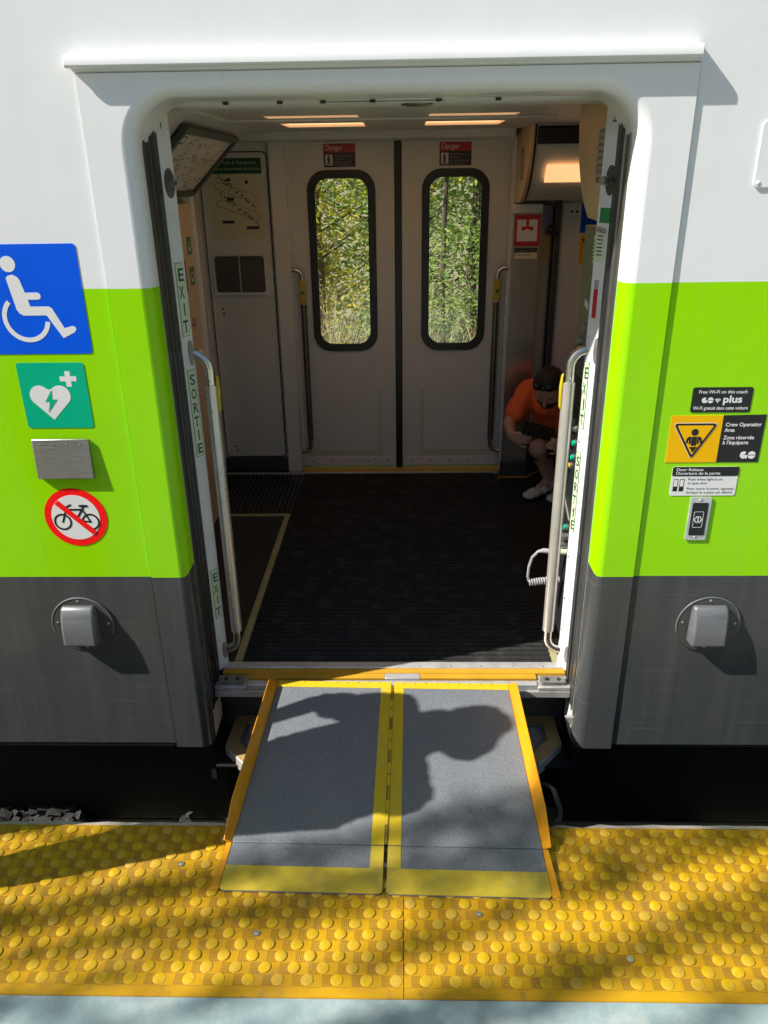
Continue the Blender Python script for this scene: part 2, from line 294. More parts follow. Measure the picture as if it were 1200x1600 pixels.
T['lf_p'] = leafmat('leaf_pale', (0.48, 0.52, 0.20), (0.20, 0.30, 0.08), 0.45)
T['lf_d'] = leafmat('leaf_olive', (0.05, 0.11, 0.03), (0.14, 0.20, 0.045))
T['grass'] = leafmat('dry_grass', (0.62, 0.52, 0.32), (0.42, 0.36, 0.18), 0.25)

# ------------------------------------------------------------------ mesh helpers
class MB:
    def __init__(s): s.v = []; s.f = []
    def add(s, vs, fs):
        o = len(s.v); s.v += [tuple(p) for p in vs]; s.f += [tuple(i+o for i in q) for q in fs]; return s
    def box(s, x0, x1, y0, y1, z0, z1):
        return s.add([(x0, y0, z0), (x1, y0, z0), (x1, y1, z0), (x0, y1, z0), (x0, y0, z1), (x1, y0, z1), (x1, y1, z1), (x0, y1, z1)],
                     [(0, 3, 2, 1), (4, 5, 6, 7), (0, 1, 5, 4), (1, 2, 6, 5), (2, 3, 7, 6), (3, 0, 4, 7)])
    def prism(s, poly, a0, a1, m, holes=()):
        loops = [list(poly)] + [list(h) for h in holes]
        flat = [p for lp in loops for p in lp]; N = len(flat)
        tris = tessellate_polygon([[Vector((p[0], p[1], 0)) for p in lp] for lp in loops])
        vs = [m(p[0], p[1], a0) for p in flat] + [m(p[0], p[1], a1) for p in flat]
        fs = [tuple(t) for t in tris] + [tuple(i+N for i in reversed(t)) for t in tris]
        k = 0
        for lp in loops:
            n = len(lp)
            for i in range(n): fs.append((k+i, k+(i+1) % n, N+k+(i+1) % n, N+k+i))
            k += n
        return s.add(vs, fs)
    def flat(s, poly, m, h, holes=()):
        loops = [list(poly)] + [list(q) for q in holes]; flat = [p for lp in loops for p in lp]
        tris = tessellate_polygon([[Vector((p[0], p[1], 0)) for p in lp] for lp in loops])
        return s.add([m(p[0], p[1], h) for p in flat], [tuple(t) for t in tris])
    def tube(s, path, r, n=12, caps=True):
        path = [Vector(p) for p in path]; rs = r if isinstance(r, (list, tuple)) else [r]*len(path)
        vs = []; fs = []; prev = None
        for i, p in enumerate(path):
            t = (path[min(i+1, len(path)-1)] - path[max(i-1, 0)]).normalized()
            if prev is None:
                a = t.orthogonal().normalized()
            else:
                a = (prev - t*prev.dot(t)).normalized()
            prev = a; b = t.cross(a)
            for k in range(n):
                q = math.tau*k/n; vs.append(p + (a*math.cos(q) + b*math.sin(q))*rs[i])
        for i in range(len(path)-1):
            for k in range(n):
                fs.append((i*n+k, i*n+(k+1) % n, (i+1)*n+(k+1) % n, (i+1)*n+k))
        if caps:
            fs.append(tuple(range(n))); fs.append(tuple((len(path)-1)*n+k for k in range(n)))
        return s.add(vs, fs)
    def ball(s, c, r, nu=14, nv=9):
        rx, ry, rz = r if isinstance(r, (list, tuple)) else (r, r, r)
        vs = [(c[0], c[1], c[2]+rz)]; fs = []
        for j in range(1, nv):
            t = math.pi*j/nv
            for i in range(nu):
                p = math.tau*i/nu; vs.append((c[0]+rx*math.sin(t)*math.cos(p), c[1]+ry*math.sin(t)*math.sin(p), c[2]+rz*math.cos(t)))
        vs.append((c[0], c[1], c[2]-rz)); L = len(vs)-1
        for i in range(nu): fs.append((0, 1+i, 1+(i+1) % nu))
        for j in range(nv-2):
            for i in range(nu):
                a = 1+j*nu; fs.append((a+i, a+nu+i, a+nu+(i+1) % nu, a+(i+1) % nu))
        for i in range(nu): fs.append((L, 1+(nv-2)*nu+(i+1) % nu, 1+(nv-2)*nu+i))
        return s.add(vs, fs)
    def mesh(s, name, mt, smooth=True, angle=35, normals=True):
        me = bpy.data.meshes.new(name); me.from_pydata(s.v, [], s.f)
        if normals:
            bm = bmesh.new(); bm.from_mesh(me); bmesh.ops.recalc_face_normals(bm, faces=bm.faces); bm.to_mesh(me); bm.free()
        if smooth:
            me.polygons.foreach_set('use_smooth', [True]*len(me.polygons)); me.set_sharp_from_angle(angle=R(angle))
        me.materials.append(T[mt]); return me
    def build(s, name, mt, parent=None, bevel=0.0, smooth=True, seg=2, normals=True, label=None):
        o = bpy.data.objects.new(name, s.mesh(name, mt, smooth, normals=normals)); col.objects.link(o)
        attach(o, parent)
        if bevel:
            b = o.modifiers.new('bevel', 'BEVEL'); b.width = bevel; b.segments = seg; b.limit_method = 'ANGLE'; b.angle_limit = R(40)
        if label: o['label'] = label
        return o
def attach(o, parent):
    if parent is not None:
        o.parent = parent
        if parent.type == 'EMPTY': o.matrix_parent_inverse = Matrix.Translation(-parent.location)
def empty(name, loc):
    o = bpy.data.objects.new(name, None); o.location = loc; col.objects.link(o); o.empty_display_size = 0.1; return o
def tag(o, label, cat=None, group=None, kind=None):
    if label: o['label'] = label
    if cat: o['category'] = cat
    if group: o['group'] = group
    if kind: o['kind'] = kind
    return o
mY = lambda u, v, h: (u, h, v)       # polygon in X-Z, extruded along Y
mX = lambda u, v, h: (h, u, v)       # polygon in Y-Z, extruded along X
mZ = lambda u, v, h: (u, v, h)
def rrect(x0, x1, z0, z1, r, n=6):
    pts = []
    for cx, cz, a in ((x1-r, z1-r, 0), (x0+r, z1-r, 90), (x0+r, z0+r, 180), (x1-r, z0+r, 270)):
        for k in range(n+1):
            t = R(a + 90*k/n); pts.append((cx+r*math.cos(t), cz+r*math.sin(t)))
    return pts
def circ(cx, cz, r, n=28): return [(cx+r*math.cos(math.tau*k/n), cz+r*math.sin(math.tau*k/n)) for k in range(n)]
def stroke(pts, wd, n=6):
    # outline polygon of a poly-line with round ends (one quad strip plus discs)
    out = []
    for (a, b) in zip(pts[:-1], pts[1:]):
        dx, dz = b[0]-a[0], b[1]-a[1]; L = math.hypot(dx, dz) or 1e-6; nx, nz = -dz/L*wd/2, dx/L*wd/2
        t0 = math.atan2(nz, nx); q = []
        for k in range(n+1): t = t0+math.pi*k/n; q.append((a[0]+wd/2*math.cos(t), a[1]+wd/2*math.sin(t)))
        for k in range(n+1): t = t0+math.pi+math.pi*k/n; q.append((b[0]+wd/2*math.cos(t), b[1]+wd/2*math.sin(t)))
        out.append(q)
    return out
class Plane:       # a sticker plane: (u, v) on it and a small height above it
    def __init__(s, o, U, V, N): s.o, s.U, s.V, s.N = Vector(o), Vector(U).normalized(), Vector(V).normalized(), Vector(N).normalized()
    def __call__(s, u, v, h=0.0): return tuple(s.o + s.U*u + s.V*v + s.N*h)
SKIN = Plane((0, 0, 0), (1, 0, 0), (0, 0, 1), (0, -1, 0))
def sticker(name, mt, parent, P, polys, h=0.0016, base=0.0002, holes=(), label=None):
    b = MB()
    for p in polys: b.prism(p, base, h, P, holes)
    return b.build(name, mt, parent, smooth=False, label=label)
def ink(name, mt, parent, P, polys, h=0.0022):
    b = MB()
    for i, p in enumerate(polys): b.prism(p, h-0.0005, h+0.00002*i, P)
    return b.build(name, mt, parent, smooth=False)
def text(s, name, mt, parent, P, u, v, size, h=0.0022, bold=0.0, shear=0.0, align='LEFT', width=None, spacing=1.0):
    cu = bpy.data.curves.new(name, 'FONT'); cu.body = s; cu.size = 1.0; cu.offset = bold; cu.shear = shear; cu.align_x = align; cu.resolution_u = 3; cu.space_line = spacing
    to = bpy.data.objects.new(name, cu); col.objects.link(to)
    dg = bpy.context.evaluated_depsgraph_get(); me = bpy.data.meshes.new_from_object(to.evaluated_get(dg))
    bpy.data.objects.remove(to); bpy.data.curves.remove(cu)
    xs = [q.co.x for q in me.vertices] or [0, 1]; sx = size
    if width: sx = width/(max(xs)-min(xs))
    for q in me.vertices: q.co = P(u+q.co.x*sx, v+q.co.y*size, h)
    me.materials.clear(); me.materials.append(T[mt]); me.name = name
    o = bpy.data.objects.new(name, me); col.objects.link(o); attach(o, parent); return o

# ------------------------------------------------------------------ ground, track bed, platform
gb = MB(); gb.add([(-300, -300, -0.86), (300, -300, -0.86), (300, 300, -0.86), (-300, 300, -0.86)], [(0, 1, 2, 3)])
tag(gb.build('ground', 'ground', smooth=False), 'dry grassy earth beneath and beyond the train', 'ground', kind='structure')
random.seed(7)
bl = MB()
for i in range(2600):
    x = random.uniform(-2.6, 2.6); y = random.uniform(-0.5, 0.12); r = random.uniform(0.016, 0.036)
    if i > 2250: x = random.uniform(-2.1, -1.50) if random.random() < 0.96 else random.choice((random.uniform(-1.06, -0.98), random.uniform(-0.80, -0.74))); y = random.uniform(0.03, 0.19); r *= 0.75
    z = -0.86 + r*0.5 + random.uniform(0, 0.02) + (random.uniform(0.03, 0.085) if i > 2250 else 0)
    vs = []
    for k in range(8):
        sx, sy, sz = (k & 1)*2-1, (k >> 1 & 1)*2-1, (k >> 2 & 1)*2-1
        vs.append(Vector((sx*r*random.uniform(.6, 1.2), sy*r*random.uniform(.6, 1.2), sz*r*random.uniform(.4, .9))))
    rot = Matrix.Rotation(random.uniform(0, 6.28), 3, 'Z') @ Matrix.Rotation(random.uniform(-.6, .6), 3, 'X')
    bl.add([tuple(rot @ q + Vector((x, y, z))) for q in vs], [(0, 1, 3, 2), (4, 6, 7, 5), (0, 4, 5, 1), (1, 5, 7, 3), (3, 7, 6, 2), (2, 6, 4, 0)])
tag(bl.build('ballast', 'stone', smooth=False), 'grey crushed stone ballast in the gap below the platform edge', 'ballast', kind='stuff')

PZ = -0.10
plat = MB(); pe = []
random.seed(3)
xs = [-3.3 + 0.06*i for i in range(int(7.3/0.06)+1)]
edge = [(-3.3, -5.0), (4.0, -5.0)] + [(x, -0.526 + random.uniform(-0.004, 0.004) - (0.012 if random.random() < 0.10 else 0)) for x in reversed(xs)]
plat.prism(edge, -0.86, PZ-0.004, mZ)
platform = tag(plat.build('platform', 'concrete', smooth=False), 'raised concrete platform with a pink-grey lip beside the train', 'platform', kind='structure')
pb = MB(); pb.add([(-3.3, -5, PZ), (4, -5, PZ), (4, -1.139, PZ), (-3.3, -1.139, PZ)], [(0, 1, 2, 3)])
pb.build('painted_surface', 'blue', platform, smooth=False, label='worn pale blue painted platform surface')

# dome mesh shared by all
def dome_mesh():
    b = MB(); prof = [(0.0180, -0.001), (0.0178, 0.0010), (0.0167, 0.0034), (0.0150, 0.0043), (0.0, 0.0046)]
    n = 18; vs = []; fs = []
    for (r, z) in prof[:-1]:
        for k in range(n): vs.append((r*math.cos(math.tau*k/n), r*math.sin(math.tau*k/n), z))
    vs.append((0, 0, prof[-1][1]))
    for j in range(len(prof)-2):
        for k in range(n): fs.append((j*n+k, j*n+(k+1) % n, (j+1)*n+(k+1) % n, (j+1)*n+k))
    L = len(vs)-1; j = len(prof)-2
    for k in range(n): fs.append((j*n+k, j*n+(k+1) % n, L))
    b.add(vs, fs); return b.mesh('dome', 'dome')
def bolt_mesh():
    b = MB()
    b.tube([(0, 0, -0.001), (0, 0, 0.0035)], 0.0100, 14); b.tube([(0, 0, 0.003), (0, 0, 0.0042)], [0.0045, 0.003], 10)
    return b.mesh('anchor_bolt', 'screw')
DOME, BOLT = dome_mesh(), bolt_mesh()
random.seed(11)
panels = []
for (x0, x1) in ((-2.441, -1.223), (-1.222, -0.004), (-0.002, 1.216)):
    p = MB()
    # slab with a bevelled platform-side edge
    p.prism([(-0.545, PZ-0.002), (-0.545, PZ+0.003), (-1.105, PZ+0.003), (-1.134, PZ+0.0005), (-1.136, PZ-0.002)], x0, x1, mX)
    o = p.build('tactile_panel', 'tactile', platform, smooth=False); panels.append((o, x0, x1))
    o['label'] = {-2.441: 'yellow tactile panel at the far left edge', -1.222: 'yellow tactile panel left of the joint below the ramp', -0.002: 'yellow tactile panel right of the joint below the ramp'}[x0]
    base = 0.0375 + (x1+0.004 if x1 < 0.5 else 0)*0
    for j in range(16):
        y = -0.567 - 0.0347*j
        i0 = math.floor((x0-0.02)/0.0815)-1
        for i in range(i0, i0+18):
            x = 0.0177 + 0.0815*i + (0.04075 if j % 2 else 0.0)
            if x < x0+0.012 or x > x1-0.012 or x < -1.45 or x > 1.2: continue
            bolt = random.random() < 0.014
            d = bpy.data.objects.new('anchor_bolt' if bolt else 'dome', BOLT if bolt else DOME); col.objects.link(d); d.parent = o
            s = 0.4 if j == 15 else (0.75 if j == 14 else 1.0)
            d.location = (x, y, PZ+0.003); d.scale = (random.uniform(.95, 1.04), random.uniform(.95, 1.04), s*random.uniform(.8, 1.1)); d.rotation_euler = (random.uniform(-.03, .03), random.uniform(-.03, .03), random.uniform(0, 6))

# ------------------------------------------------------------------ the coach
XC = -0.05
coach = tag(empty('train_carriage', (XC, 1.4, -0.86)), 'white lime and charcoal railway coach with its wide side door open', 'train')
ZT = 4.0
# opening contour (from lower left up, over and down), offset outward by o
def contour(o, zlow=-0.215, r=0.135, n=10):
    hw = 0.737+o; zt = 2.135+o; rr = r+o; pts = [(XC-hw, zlow)]
    for k in range(n+1):
        t = R(180-90*k/n); pts.append((XC-hw+rr+rr*math.cos(t), zt-rr+rr*math.sin(t)))
    for k in range(n+1):
        t = R(90-90*k/n); pts.append((XC+hw-rr+rr*math.cos(t), zt-rr+rr*math.sin(t)))
    pts.append((XC+hw, zlow)); return pts
def loft(prof, name, mt, parent, zlow=-0.215, **k):
    b = MB(); rows = [[(x, y, z) for (x, z) in contour(o, zlow)] for (o, y) in prof]; m = len(rows[0])
    vs = [p for r_ in rows for p in r_]; fs = []
    for j in range(len(rows)-1):
        for i in range(m-1): fs.append((j*m+i, j*m+i+1, (j+1)*m+i+1, (j+1)*m+i))
    b.add(vs, fs); return b.build(name, mt, parent, **k)
SL, SR, SB = -0.932, 0.838, -0.222
# body side: outer sheet with the door bay cut out
side = MB(); side.prism([(-6, -0.207), (SL-0.003, -0.207), (SL-0.003, 2.2), (SR+0.003, 2.2), (SR+0.003, -0.207), (6, -0.207), (6, ZT), (-6, ZT)], 0.0, 0.03, mY)
skin = side.build('body_side', 'livery', coach, smooth=False, bevel=0.002)
hem = MB(); hem.box(-6, SL-0.01, 0.004, 0.06, -0.228, -0.2075); hem.box(SR+0.02, 6, 0.004, 0.06, -0.222, -0.2075); hem.build('lower_hem', 'rubber', coach, bevel=0.004)
E_ = 0.040
c = contour(E_, SB)
surf = MB(); surf.prism([(SL, SB)] + c + [(SR, SB), (SR, 2.197), (SL, 2.197)], -0.0075, 0.004, mY)
surround = surf.build('door_surround', 'livery', coach, smooth=False)
prof = [(E_, -0.0075)] + [(E_*(1-math.sin(t)), -0.0075+0.05*(1-math.cos(t))) for t in (R(12*k) for k in range(1, 8))] + [(0.0, 0.048), (0.0, 0.062)]
loft(prof, 'rounded_jamb', 'livery', coach, SB)
loft([(0.0, 0.062), (0.001, 0.10), (0.002, 0.2)], 'door_reveal', 'white', coach, SB)
for s_ in (-1, 1):
    def upright(pr, nm, mt, z0, z1, cut):
        q = MB(); m_ = len(pr); vs = []; fs = []
        for zz, k in ((z0, 0), (z1-cut, 0), (z1, 1)):
            for (o_, y_) in pr: vs.append((XC+s_*(0.737+o_), y_, zz if not k else zz-cut*(1-(y_-pr[0][1])/(pr[-1][1]-pr[0][1]))))
        for j_ in range(2):
            for i_ in range(m_-1): fs.append((j_*m_+i_, j_*m_+i_+1, (j_+1)*m_+i_+1, (j_+1)*m_+i_))
        q.add(vs, fs); return q.build(nm, mt, coach, normals=False)
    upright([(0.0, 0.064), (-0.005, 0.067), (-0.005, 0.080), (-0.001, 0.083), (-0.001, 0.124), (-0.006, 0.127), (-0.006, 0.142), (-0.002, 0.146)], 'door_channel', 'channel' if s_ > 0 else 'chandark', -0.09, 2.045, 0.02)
    upright([(-0.002, 0.146), (-0.012, 0.150), (-0.012, 0.166), (-0.002, 0.17), (-0.002, 0.178), (-0.010, 0.182), (-0.010, 0.198), (-0.001, 0.2)], 'rubber_seal', 'rubber', -0.03, 2.095, 0.05)
# rivets along the channel
for s in (-1, 1):
    for k in range(9):
        rv = MB(); x = XC+s*0.7405; z = 0.15+k*0.21
        rv.ball((x, 0.105, z), (0.003, 0.005, 0.005), 8, 5); rv.build('rivet', 'screw', coach)
# gutter
g = MB(); g.prism([(0.002, 2.247), (-0.020, 2.243), (-0.036, 2.240), (-0.040, 2.234), (-0.040, 2.214), (-0.036, 2.209), (-0.028, 2.207), (-0.026, 2.212), (0.002, 2.212)], SL-0.017, SR-0.006, mX)
g.build('rain_gutter', 'white', coach, bevel=0.002)
gs = MB(); gs.prism([(0.002, 2.212), (-0.018, 2.2118), (-0.013, 2.203), (0.002, 2.1975)], SL-0.004, SR-0.012, mX); gs.build('gutter_bracket', 'white', coach)
# small hatch plate at upper right
hp = MB(); hp.prism(rrect(1.040, 1.30, 1.872, 2.048, 0.012), -0.006, 0.0, mY); hpo = hp.build('hatch_plate', 'white', coach, bevel=0.002)
hs = MB(); hs.ball((1.052, -0.006, 1.884), (0.007, 0.003, 0.007), 10, 6); hs.build('plate_screw', 'white', hpo)
# roof, far side, ends: closed shell
sh = MB(); sh.box(-6, 6, 0.03, 2.95, ZT-0.06, ZT); sh.build('roof', 'white', coach, smooth=False)
fs_ = MB()
fs_.prism([(-6, -0.207), (-0.715, -0.207), (-0.715, 2.12), (0.68, 2.12), (0.68, -0.207), (6, -0.207), (6, ZT-0.06), (-6, ZT-0.06)], 2.90, 2.95, mY); fs_.build('far_side', 'livery', coach, smooth=False)
for x in (-5.96, 5.96): e = MB(); e.box(x-.03, x+.03, 0.03, 2.9, -0.2, ZT-0.06); e.build('end_wall', 'beige', coach, smooth=False)
uf = MB(); uf.box(-6, 6, 0.34, 2.6, -0.80, -0.09); uf.build('underframe_light_block', 'dark', coach, smooth=False)  # plain box added to stop far-side light coming through under the coach
us = MB(); us.box(-6, -0.80, 0.21, 0.34, -0.84, -0.235); us.build('dark_gap_box', 'dark', coach, bevel=0.02)  # added near-black boxes keep the shaded gap below the skirt black
us = MB(); us.box(0.72, 6, 0.21, 0.34, -0.84, -0.235); us.build('dark_gap_box', 'dark', coach, bevel=0.02)
us = MB(); us.box(-0.80, 0.72, 0.31, 0.34, -0.84, -0.43); us.build('dark_gap_box', 'dark', coach, smooth=False)

# hooded vents on the skirt
def vent(cx, cz):
    ring = MB(); pts = []
    for k in range(40):
        t = math.tau*k/40; pts.append((cx+0.118*math.cos(t), cz+0.118*max(-0.93, math.sin(t))))
    ring.prism(pts, -0.006, 0.001, mY); o = ring.build('air_vent', 'vent_ring', coach, bevel=0.0025)
    lip = MB(); path = [(cx+0.1165*math.cos(R(a)), -0.0045, cz+0.1165*math.sin(R(a))) for a in range(-20, 201, 8)]
    lip.tube(path, 0.0034, 8); lip.build('vent_lip', 'vent', o)
    h = MB(); w0 = 0.067; w1 = 0.069; zt, zb = cz+0.086, cz-0.066; t0, t1 = -0.006, -0.054
    n = 7; vs = []; fs = []
    # hood: shallow at the top, deepest near its open lower edge, rounded cheeks
    sec = [(0.0, 0.0, .86), (0.05, 0.22, .95), (0.25, 0.62, .99), (0.55, 0.86, 1.0), (0.96, 1.0, 1.0), (1.0, 0.97, .97)]
    cols = [(-1, 0.0), (-0.985, 0.55), (-0.93, 0.86), (-0.82, 1.0), (0.82, 1.0), (0.93, 0.86), (0.985, 0.55), (1, 0.0)]
    for (q, dq, wq) in sec:
        for (u, dd) in cols:
            vs.append((cx-0.004+u*(w0+(w1-w0)*q)*wq, t0+(t1-t0)*(0.35+0.65*dq if q > 0 else 0.30)*dd, zt+(zb-zt)*q))
    m = len(cols)
    for j in range(len(sec)-1):
        for i in range(m-1): fs.append((j*m+i, j*m+i+1, (j+1)*m+i+1, (j+1)*m+i))
    fs.append(tuple(range(m))); h.add(vs, fs)
    ho = h.build('vent_hood', 'vent', o); so = ho.modifiers.new('thick', 'SOLIDIFY'); so.thickness = 0.003; so.offset = -1
    bv = ho.modifiers.new('bevel', 'BEVEL'); bv.width = 0.004; bv.segments = 2
    for (dx, dz) in ((-0.095, 0.01), (0.098, 0.006), (-0.004, 0.104), (0.0, -0.098)):
        s = MB(); s.ball((cx+dx, -0.006, cz+dz), (0.0055, 0.003, 0.0055), 8, 5); s.build('vent_screw', 'screw', o)
    return o
vent(-1.223, 0.362)['label'] = 'hooded grey air vent on the skirt left of the door'
vent(1.139, 0.362)['label'] = 'hooded grey air vent on the skirt right of the door'

# stainless ash box with sloping lid
ab = MB(); ab.prism([(0, 1.104), (-0.011, 1.106), (-0.019, 0.963), (0, 0.960)], -1.275, -1.078, mX); abo = ab.build('metal_flap_box', 'box_steel', coach, bevel=0.003, label='small brushed steel flap box below the green heart sign')
for k in range(4):
    s = MB(); s.ball((-1.245+0.046*k, -0.0125, 1.088), (0.003, 0.002, 0.003), 8, 5); s.build('box_screw', 'screw', abo)

# ------------------------------------------------------------------ stickers left of the door
S = SKIN
o = sticker('accessibility_sign', 's_blue', coach, S, [rrect(-1.357, -1.015, 1.397, 1.739, 0.012)], label='blue wheelchair access sign on the coach side')
ink('wheelchair_symbol', 's_white', o, S, [circ(-1.239, 1.680, 0.0245)] + [
    [(-1.253, 1.637), (-1.246, 1.645), (-1.230, 1.648), (-1.216, 1.640), (-1.210, 1.630), (-1.201, 1.593), (-1.196, 1.570), (-1.192, 1.550), (-1.144, 1.521), (-1.219, 1.521), (-1.231, 1.528), (-1.238, 1.540)],
    [(-1.2, 1.549), (-1.132, 1.549), (-1.123, 1.543), (-1.119, 1.534), (-1.093, 1.480), (-1.066, 1.487), (-1.058, 1.484), (-1.055, 1.476), (-1.063, 1.466), (-1.102, 1.448), (-1.144, 1.521), (-1.2, 1.521)]] + stroke([(-1.205, 1.5815), (-1.163, 1.5815)], 0.022))
wheel = []
for k in range(27):
    t = R(132 + 218*k/26); wheel.append((-1.2125+0.077*math.cos(t), 1.5125+0.077*math.sin(t)))
inn = [(-1.2125+0.062*math.cos(R(132+218*k/26)), 1.5125+0.062*math.sin(R(132+218*k/26))) for k in range(27)]
ink('wheel_arc', 's_white', o, S, [wheel + inn[::-1]], h=0.0024)
o = sticker('defibrillator_sign', 's_teal', coach, S, [rrect(-1.279, -1.053, 1.144, 1.368, 0.010)], label='teal defibrillator sign with white heart and cross')
def arcp(cx, cz, r, a0, a1, n=14): return [(cx+r*math.cos(R(a0+(a1-a0)*k/n)), cz+r*math.sin(R(a0+(a1-a0)*k/n))) for k in range(n+1)]
ink('heart_symbol', 's_white', o, S, [[(-1.183, 1.173)] + arcp(-1.148, 1.257, 0.0345, -38, 138) + [(-1.1825, 1.277)] + arcp(-1.217, 1.257, 0.0345, 42, 218)])
ink('bolt_symbol', 's_teal', o, S, [[(-1.175, 1.276), (-1.203, 1.236), (-1.187, 1.236), (-1.198, 1.200), (-1.161, 1.244), (-1.179, 1.244)]], h=0.0030)
ink('cross_symbol', 's_white', o, S, [[(-1.121, 1.339), (-1.103, 1.339), (-1.103, 1.322), (-1.084, 1.322), (-1.084, 1.305), (-1.103, 1.305), (-1.103, 1.287), (-1.121, 1.287), (-1.121, 1.305), (-1.140, 1.305), (-1.140, 1.322), (-1.121, 1.322)]])
bx, bz = -1.1745, 0.809
o = sticker('no_bicycles_sign', 's_red', coach, S, [circ(bx, bz, 0.1125, 56)], label='round red and white no bicycles sign')
ink('white_disc', 's_white', o, S, [circ(bx, bz, 0.0870, 48)])
for wx in (-1.2235, -1.1225):
    wh = MB(); wh.prism(circ(wx, 0.792, 0.0325), 0.0022, 0.0028, S, [circ(wx, 0.792, 0.0255)[::-1]]); wh.build('bicycle_wheel', 's_char', o, smooth=False)
ink('bicycle_frame', 's_char', o, S, [q for pl, ww in (([(-1.2235, 0.792), (-1.200, 0.851), (-1.186, 0.858)], 0.007), ([(-1.203, 0.846), (-1.212, 0.842)], 0.006), ([(-1.204, 0.840), (-1.146, 0.840), (-1.174, 0.800), (-1.204, 0.838)], 0.007), ([(-1.138, 0.853), (-1.174, 0.800)], 0.007), ([(-1.174, 0.798), (-1.1225, 0.792), (-1.146, 0.840)], 0.006), ([(-1.152, 0.854), (-1.128, 0.854)], 0.009)) for q in stroke(pl, ww)], h=0.0030)
ink('red_slash', 's_red', o, S, [[(bx-0.0675, bz+0.0535), (bx-0.0535, bz+0.0675), (bx+0.0675, bz-0.0535), (bx+0.0535, bz-0.0675)]], h=0.0040)

# ------------------------------------------------------------------ stickers right of the door
def go_logo(parent, u, v, hgt):
    # two half-split round letters
    r = hgt/2
    def disc(cx): return circ(cx, v, r, 30)
    a = []
    for k in range(25): t = R(55+250*k/24); a.append((u+r+r*math.cos(t), v+r*math.sin(t)))
    a = a + [(u+r+r*0.62, v-r*0.95), (u+2*r-0.0006, v-r*0.95), (u+2*r-0.0006, v+r*0.02), (u+r*0.95, v+r*0.02), (u+r*0.95, v+r*0.14), (u+r*1.2, v+r*0.14)]
    ink('logo_letter', 's_white', parent, S, [a])
    up_ = [(u+3*r+0.001+r*math.cos(R(4+172*k/20)), v+0.0006+r*math.sin(R(4+172*k/20))) for k in range(21)]
    lo_ = [(u+3*r+0.001+r*math.cos(R(184+172*k/20)), v-0.0006+r*math.sin(R(184+172*k/20))) for k in range(21)]
    ink('logo_letter', 's_white', parent, S, [up_, lo_])
o = sticker('wifi_sign', 's_black', coach, S, [rrect(0.955, 1.151, 1.183, 1.268, 0.007)], label='black free Wi-Fi sticker on the green side')
text('Free Wi-Fi on this coach', 'lettering', 's_white', o, S, 0.974, 1.2475, 0.0165, bold=0.012, width=0.158)
text('plus', 'lettering', 's_white', o, S, 1.057, 1.2165, 0.034, bold=0.03, width=0.062)
text('Wi-Fi gratuit dans cette voiture', 'lettering', 's_white', o, S, 0.963, 1.1925, 0.0165, bold=0.012, width=0.180)
go_logo(o, 0.988, 1.2245, 0.0185)
arcs = []
for rr_ in (0.0055, 0.0098, 0.0142):
    a = [(1.0405+rr_*math.cos(R(45+90*k/8)), 1.216+rr_*math.sin(R(45+90*k/8))) for k in range(9)]
    a2 = [(1.0405+(rr_-0.0026)*math.cos(R(45+90*k/8)), 1.216+(rr_-0.0026)*math.sin(R(45+90*k/8))) for k in range(9)]
    arcs.append(a + a2[::-1])
ink('wifi_arcs', 's_white', o, S, arcs + [circ(1.0405, 1.2165, 0.0016, 10)])
o = sticker('crew_area_sign', 's_yel', coach, S, [[(0.897, 1.007), (1.0685, 1.007), (1.0685, 1.1725), (0.897, 1.1725)]], label='amber and black crew operating area sign')
sticker('black_field', 's_char', o, S, [[(1.0690, 1.007), (1.2095, 1.007), (1.2095, 1.1745), (1.0690, 1.1725)]])
def tri(p, r_, n=5):
    out = []
    for i in range(3):
        a, b, c_ = Vector(p[i-1]), Vector(p[i]), Vector(p[(i+1) % 3])
        d1 = (a-b).normalized(); d2 = (c_-b).normalized(); ang = d1.angle(d2)/2; L = r_/math.tan(ang); ctr = b + (d1+d2).normalized()*(r_/math.sin(ang))
        s0 = b+d1*L-ctr; s1 = b+d2*L-ctr; a0 = math.atan2(s0.y, s0.x); a1 = math.atan2(s1.y, s1.x); da = (a1-a0+math.pi) % math.tau - math.pi
        for k in range(n+1): t = a0+da*k/n; out.append((ctr.x+r_*math.cos(t), ctr.y+r_*math.sin(t)))
    return out
def scl(p, k, cx=0.981, cz=1.1035): return [(cx+(x-cx)*k, cz+(z-cz)*k) for (x, z) in p]
TP = [(0.905, 1.147), (1.057, 1.147), (0.981, 1.016)]
ink('triangle_border', 's_white', o, S, [tri(TP, 0.008)])
ink('triangle_outline', 's_char', o, S, [tri(scl(TP, 0.965), 0.007)], h=0.0028)
ink('triangle_field', 's_yel', o, S, [tri(scl(TP, 0.80), 0.003)], h=0.0034)
ink('crew_figure', 's_char', o, S, [circ(0.9815, 1.1150, 0.0120), [(0.9735, 1.0995), (0.9905, 1.0995), (0.9905, 1.068), (0.9735, 1.068)],
    [(0.9545, 1.077), (0.957, 1.093), (0.963, 1.0995), (0.9715, 1.0995), (0.9715, 1.074), (0.9655, 1.074), (0.9655, 1.088), (0.9625, 1.088), (0.962, 1.077)],
    [(1.0095, 1.077), (1.007, 1.093), (1.001, 1.0995), (0.9925, 1.0995), (0.9925, 1.074), (0.9985, 1.074), (0.9985, 1.088), (1.0015, 1.088), (1.002, 1.077)],
    [(0.9685, 1.0635), (0.9955, 1.0635), (0.982, 1.0435)]], h=0.0040)
text('Crew Operating', 'lettering', 's_white', o, S, 1.0795, 1.1345, 0.0185, bold=0.02, width=0.118)
text('Area', 'lettering', 's_white', o, S, 1.0795, 1.1155, 0.0185, bold=0.02, width=0.034)
text('Zone réservée', 'lettering', 's_white', o, S, 1.0795, 1.0890, 0.0185, bold=0.02, width=0.103)
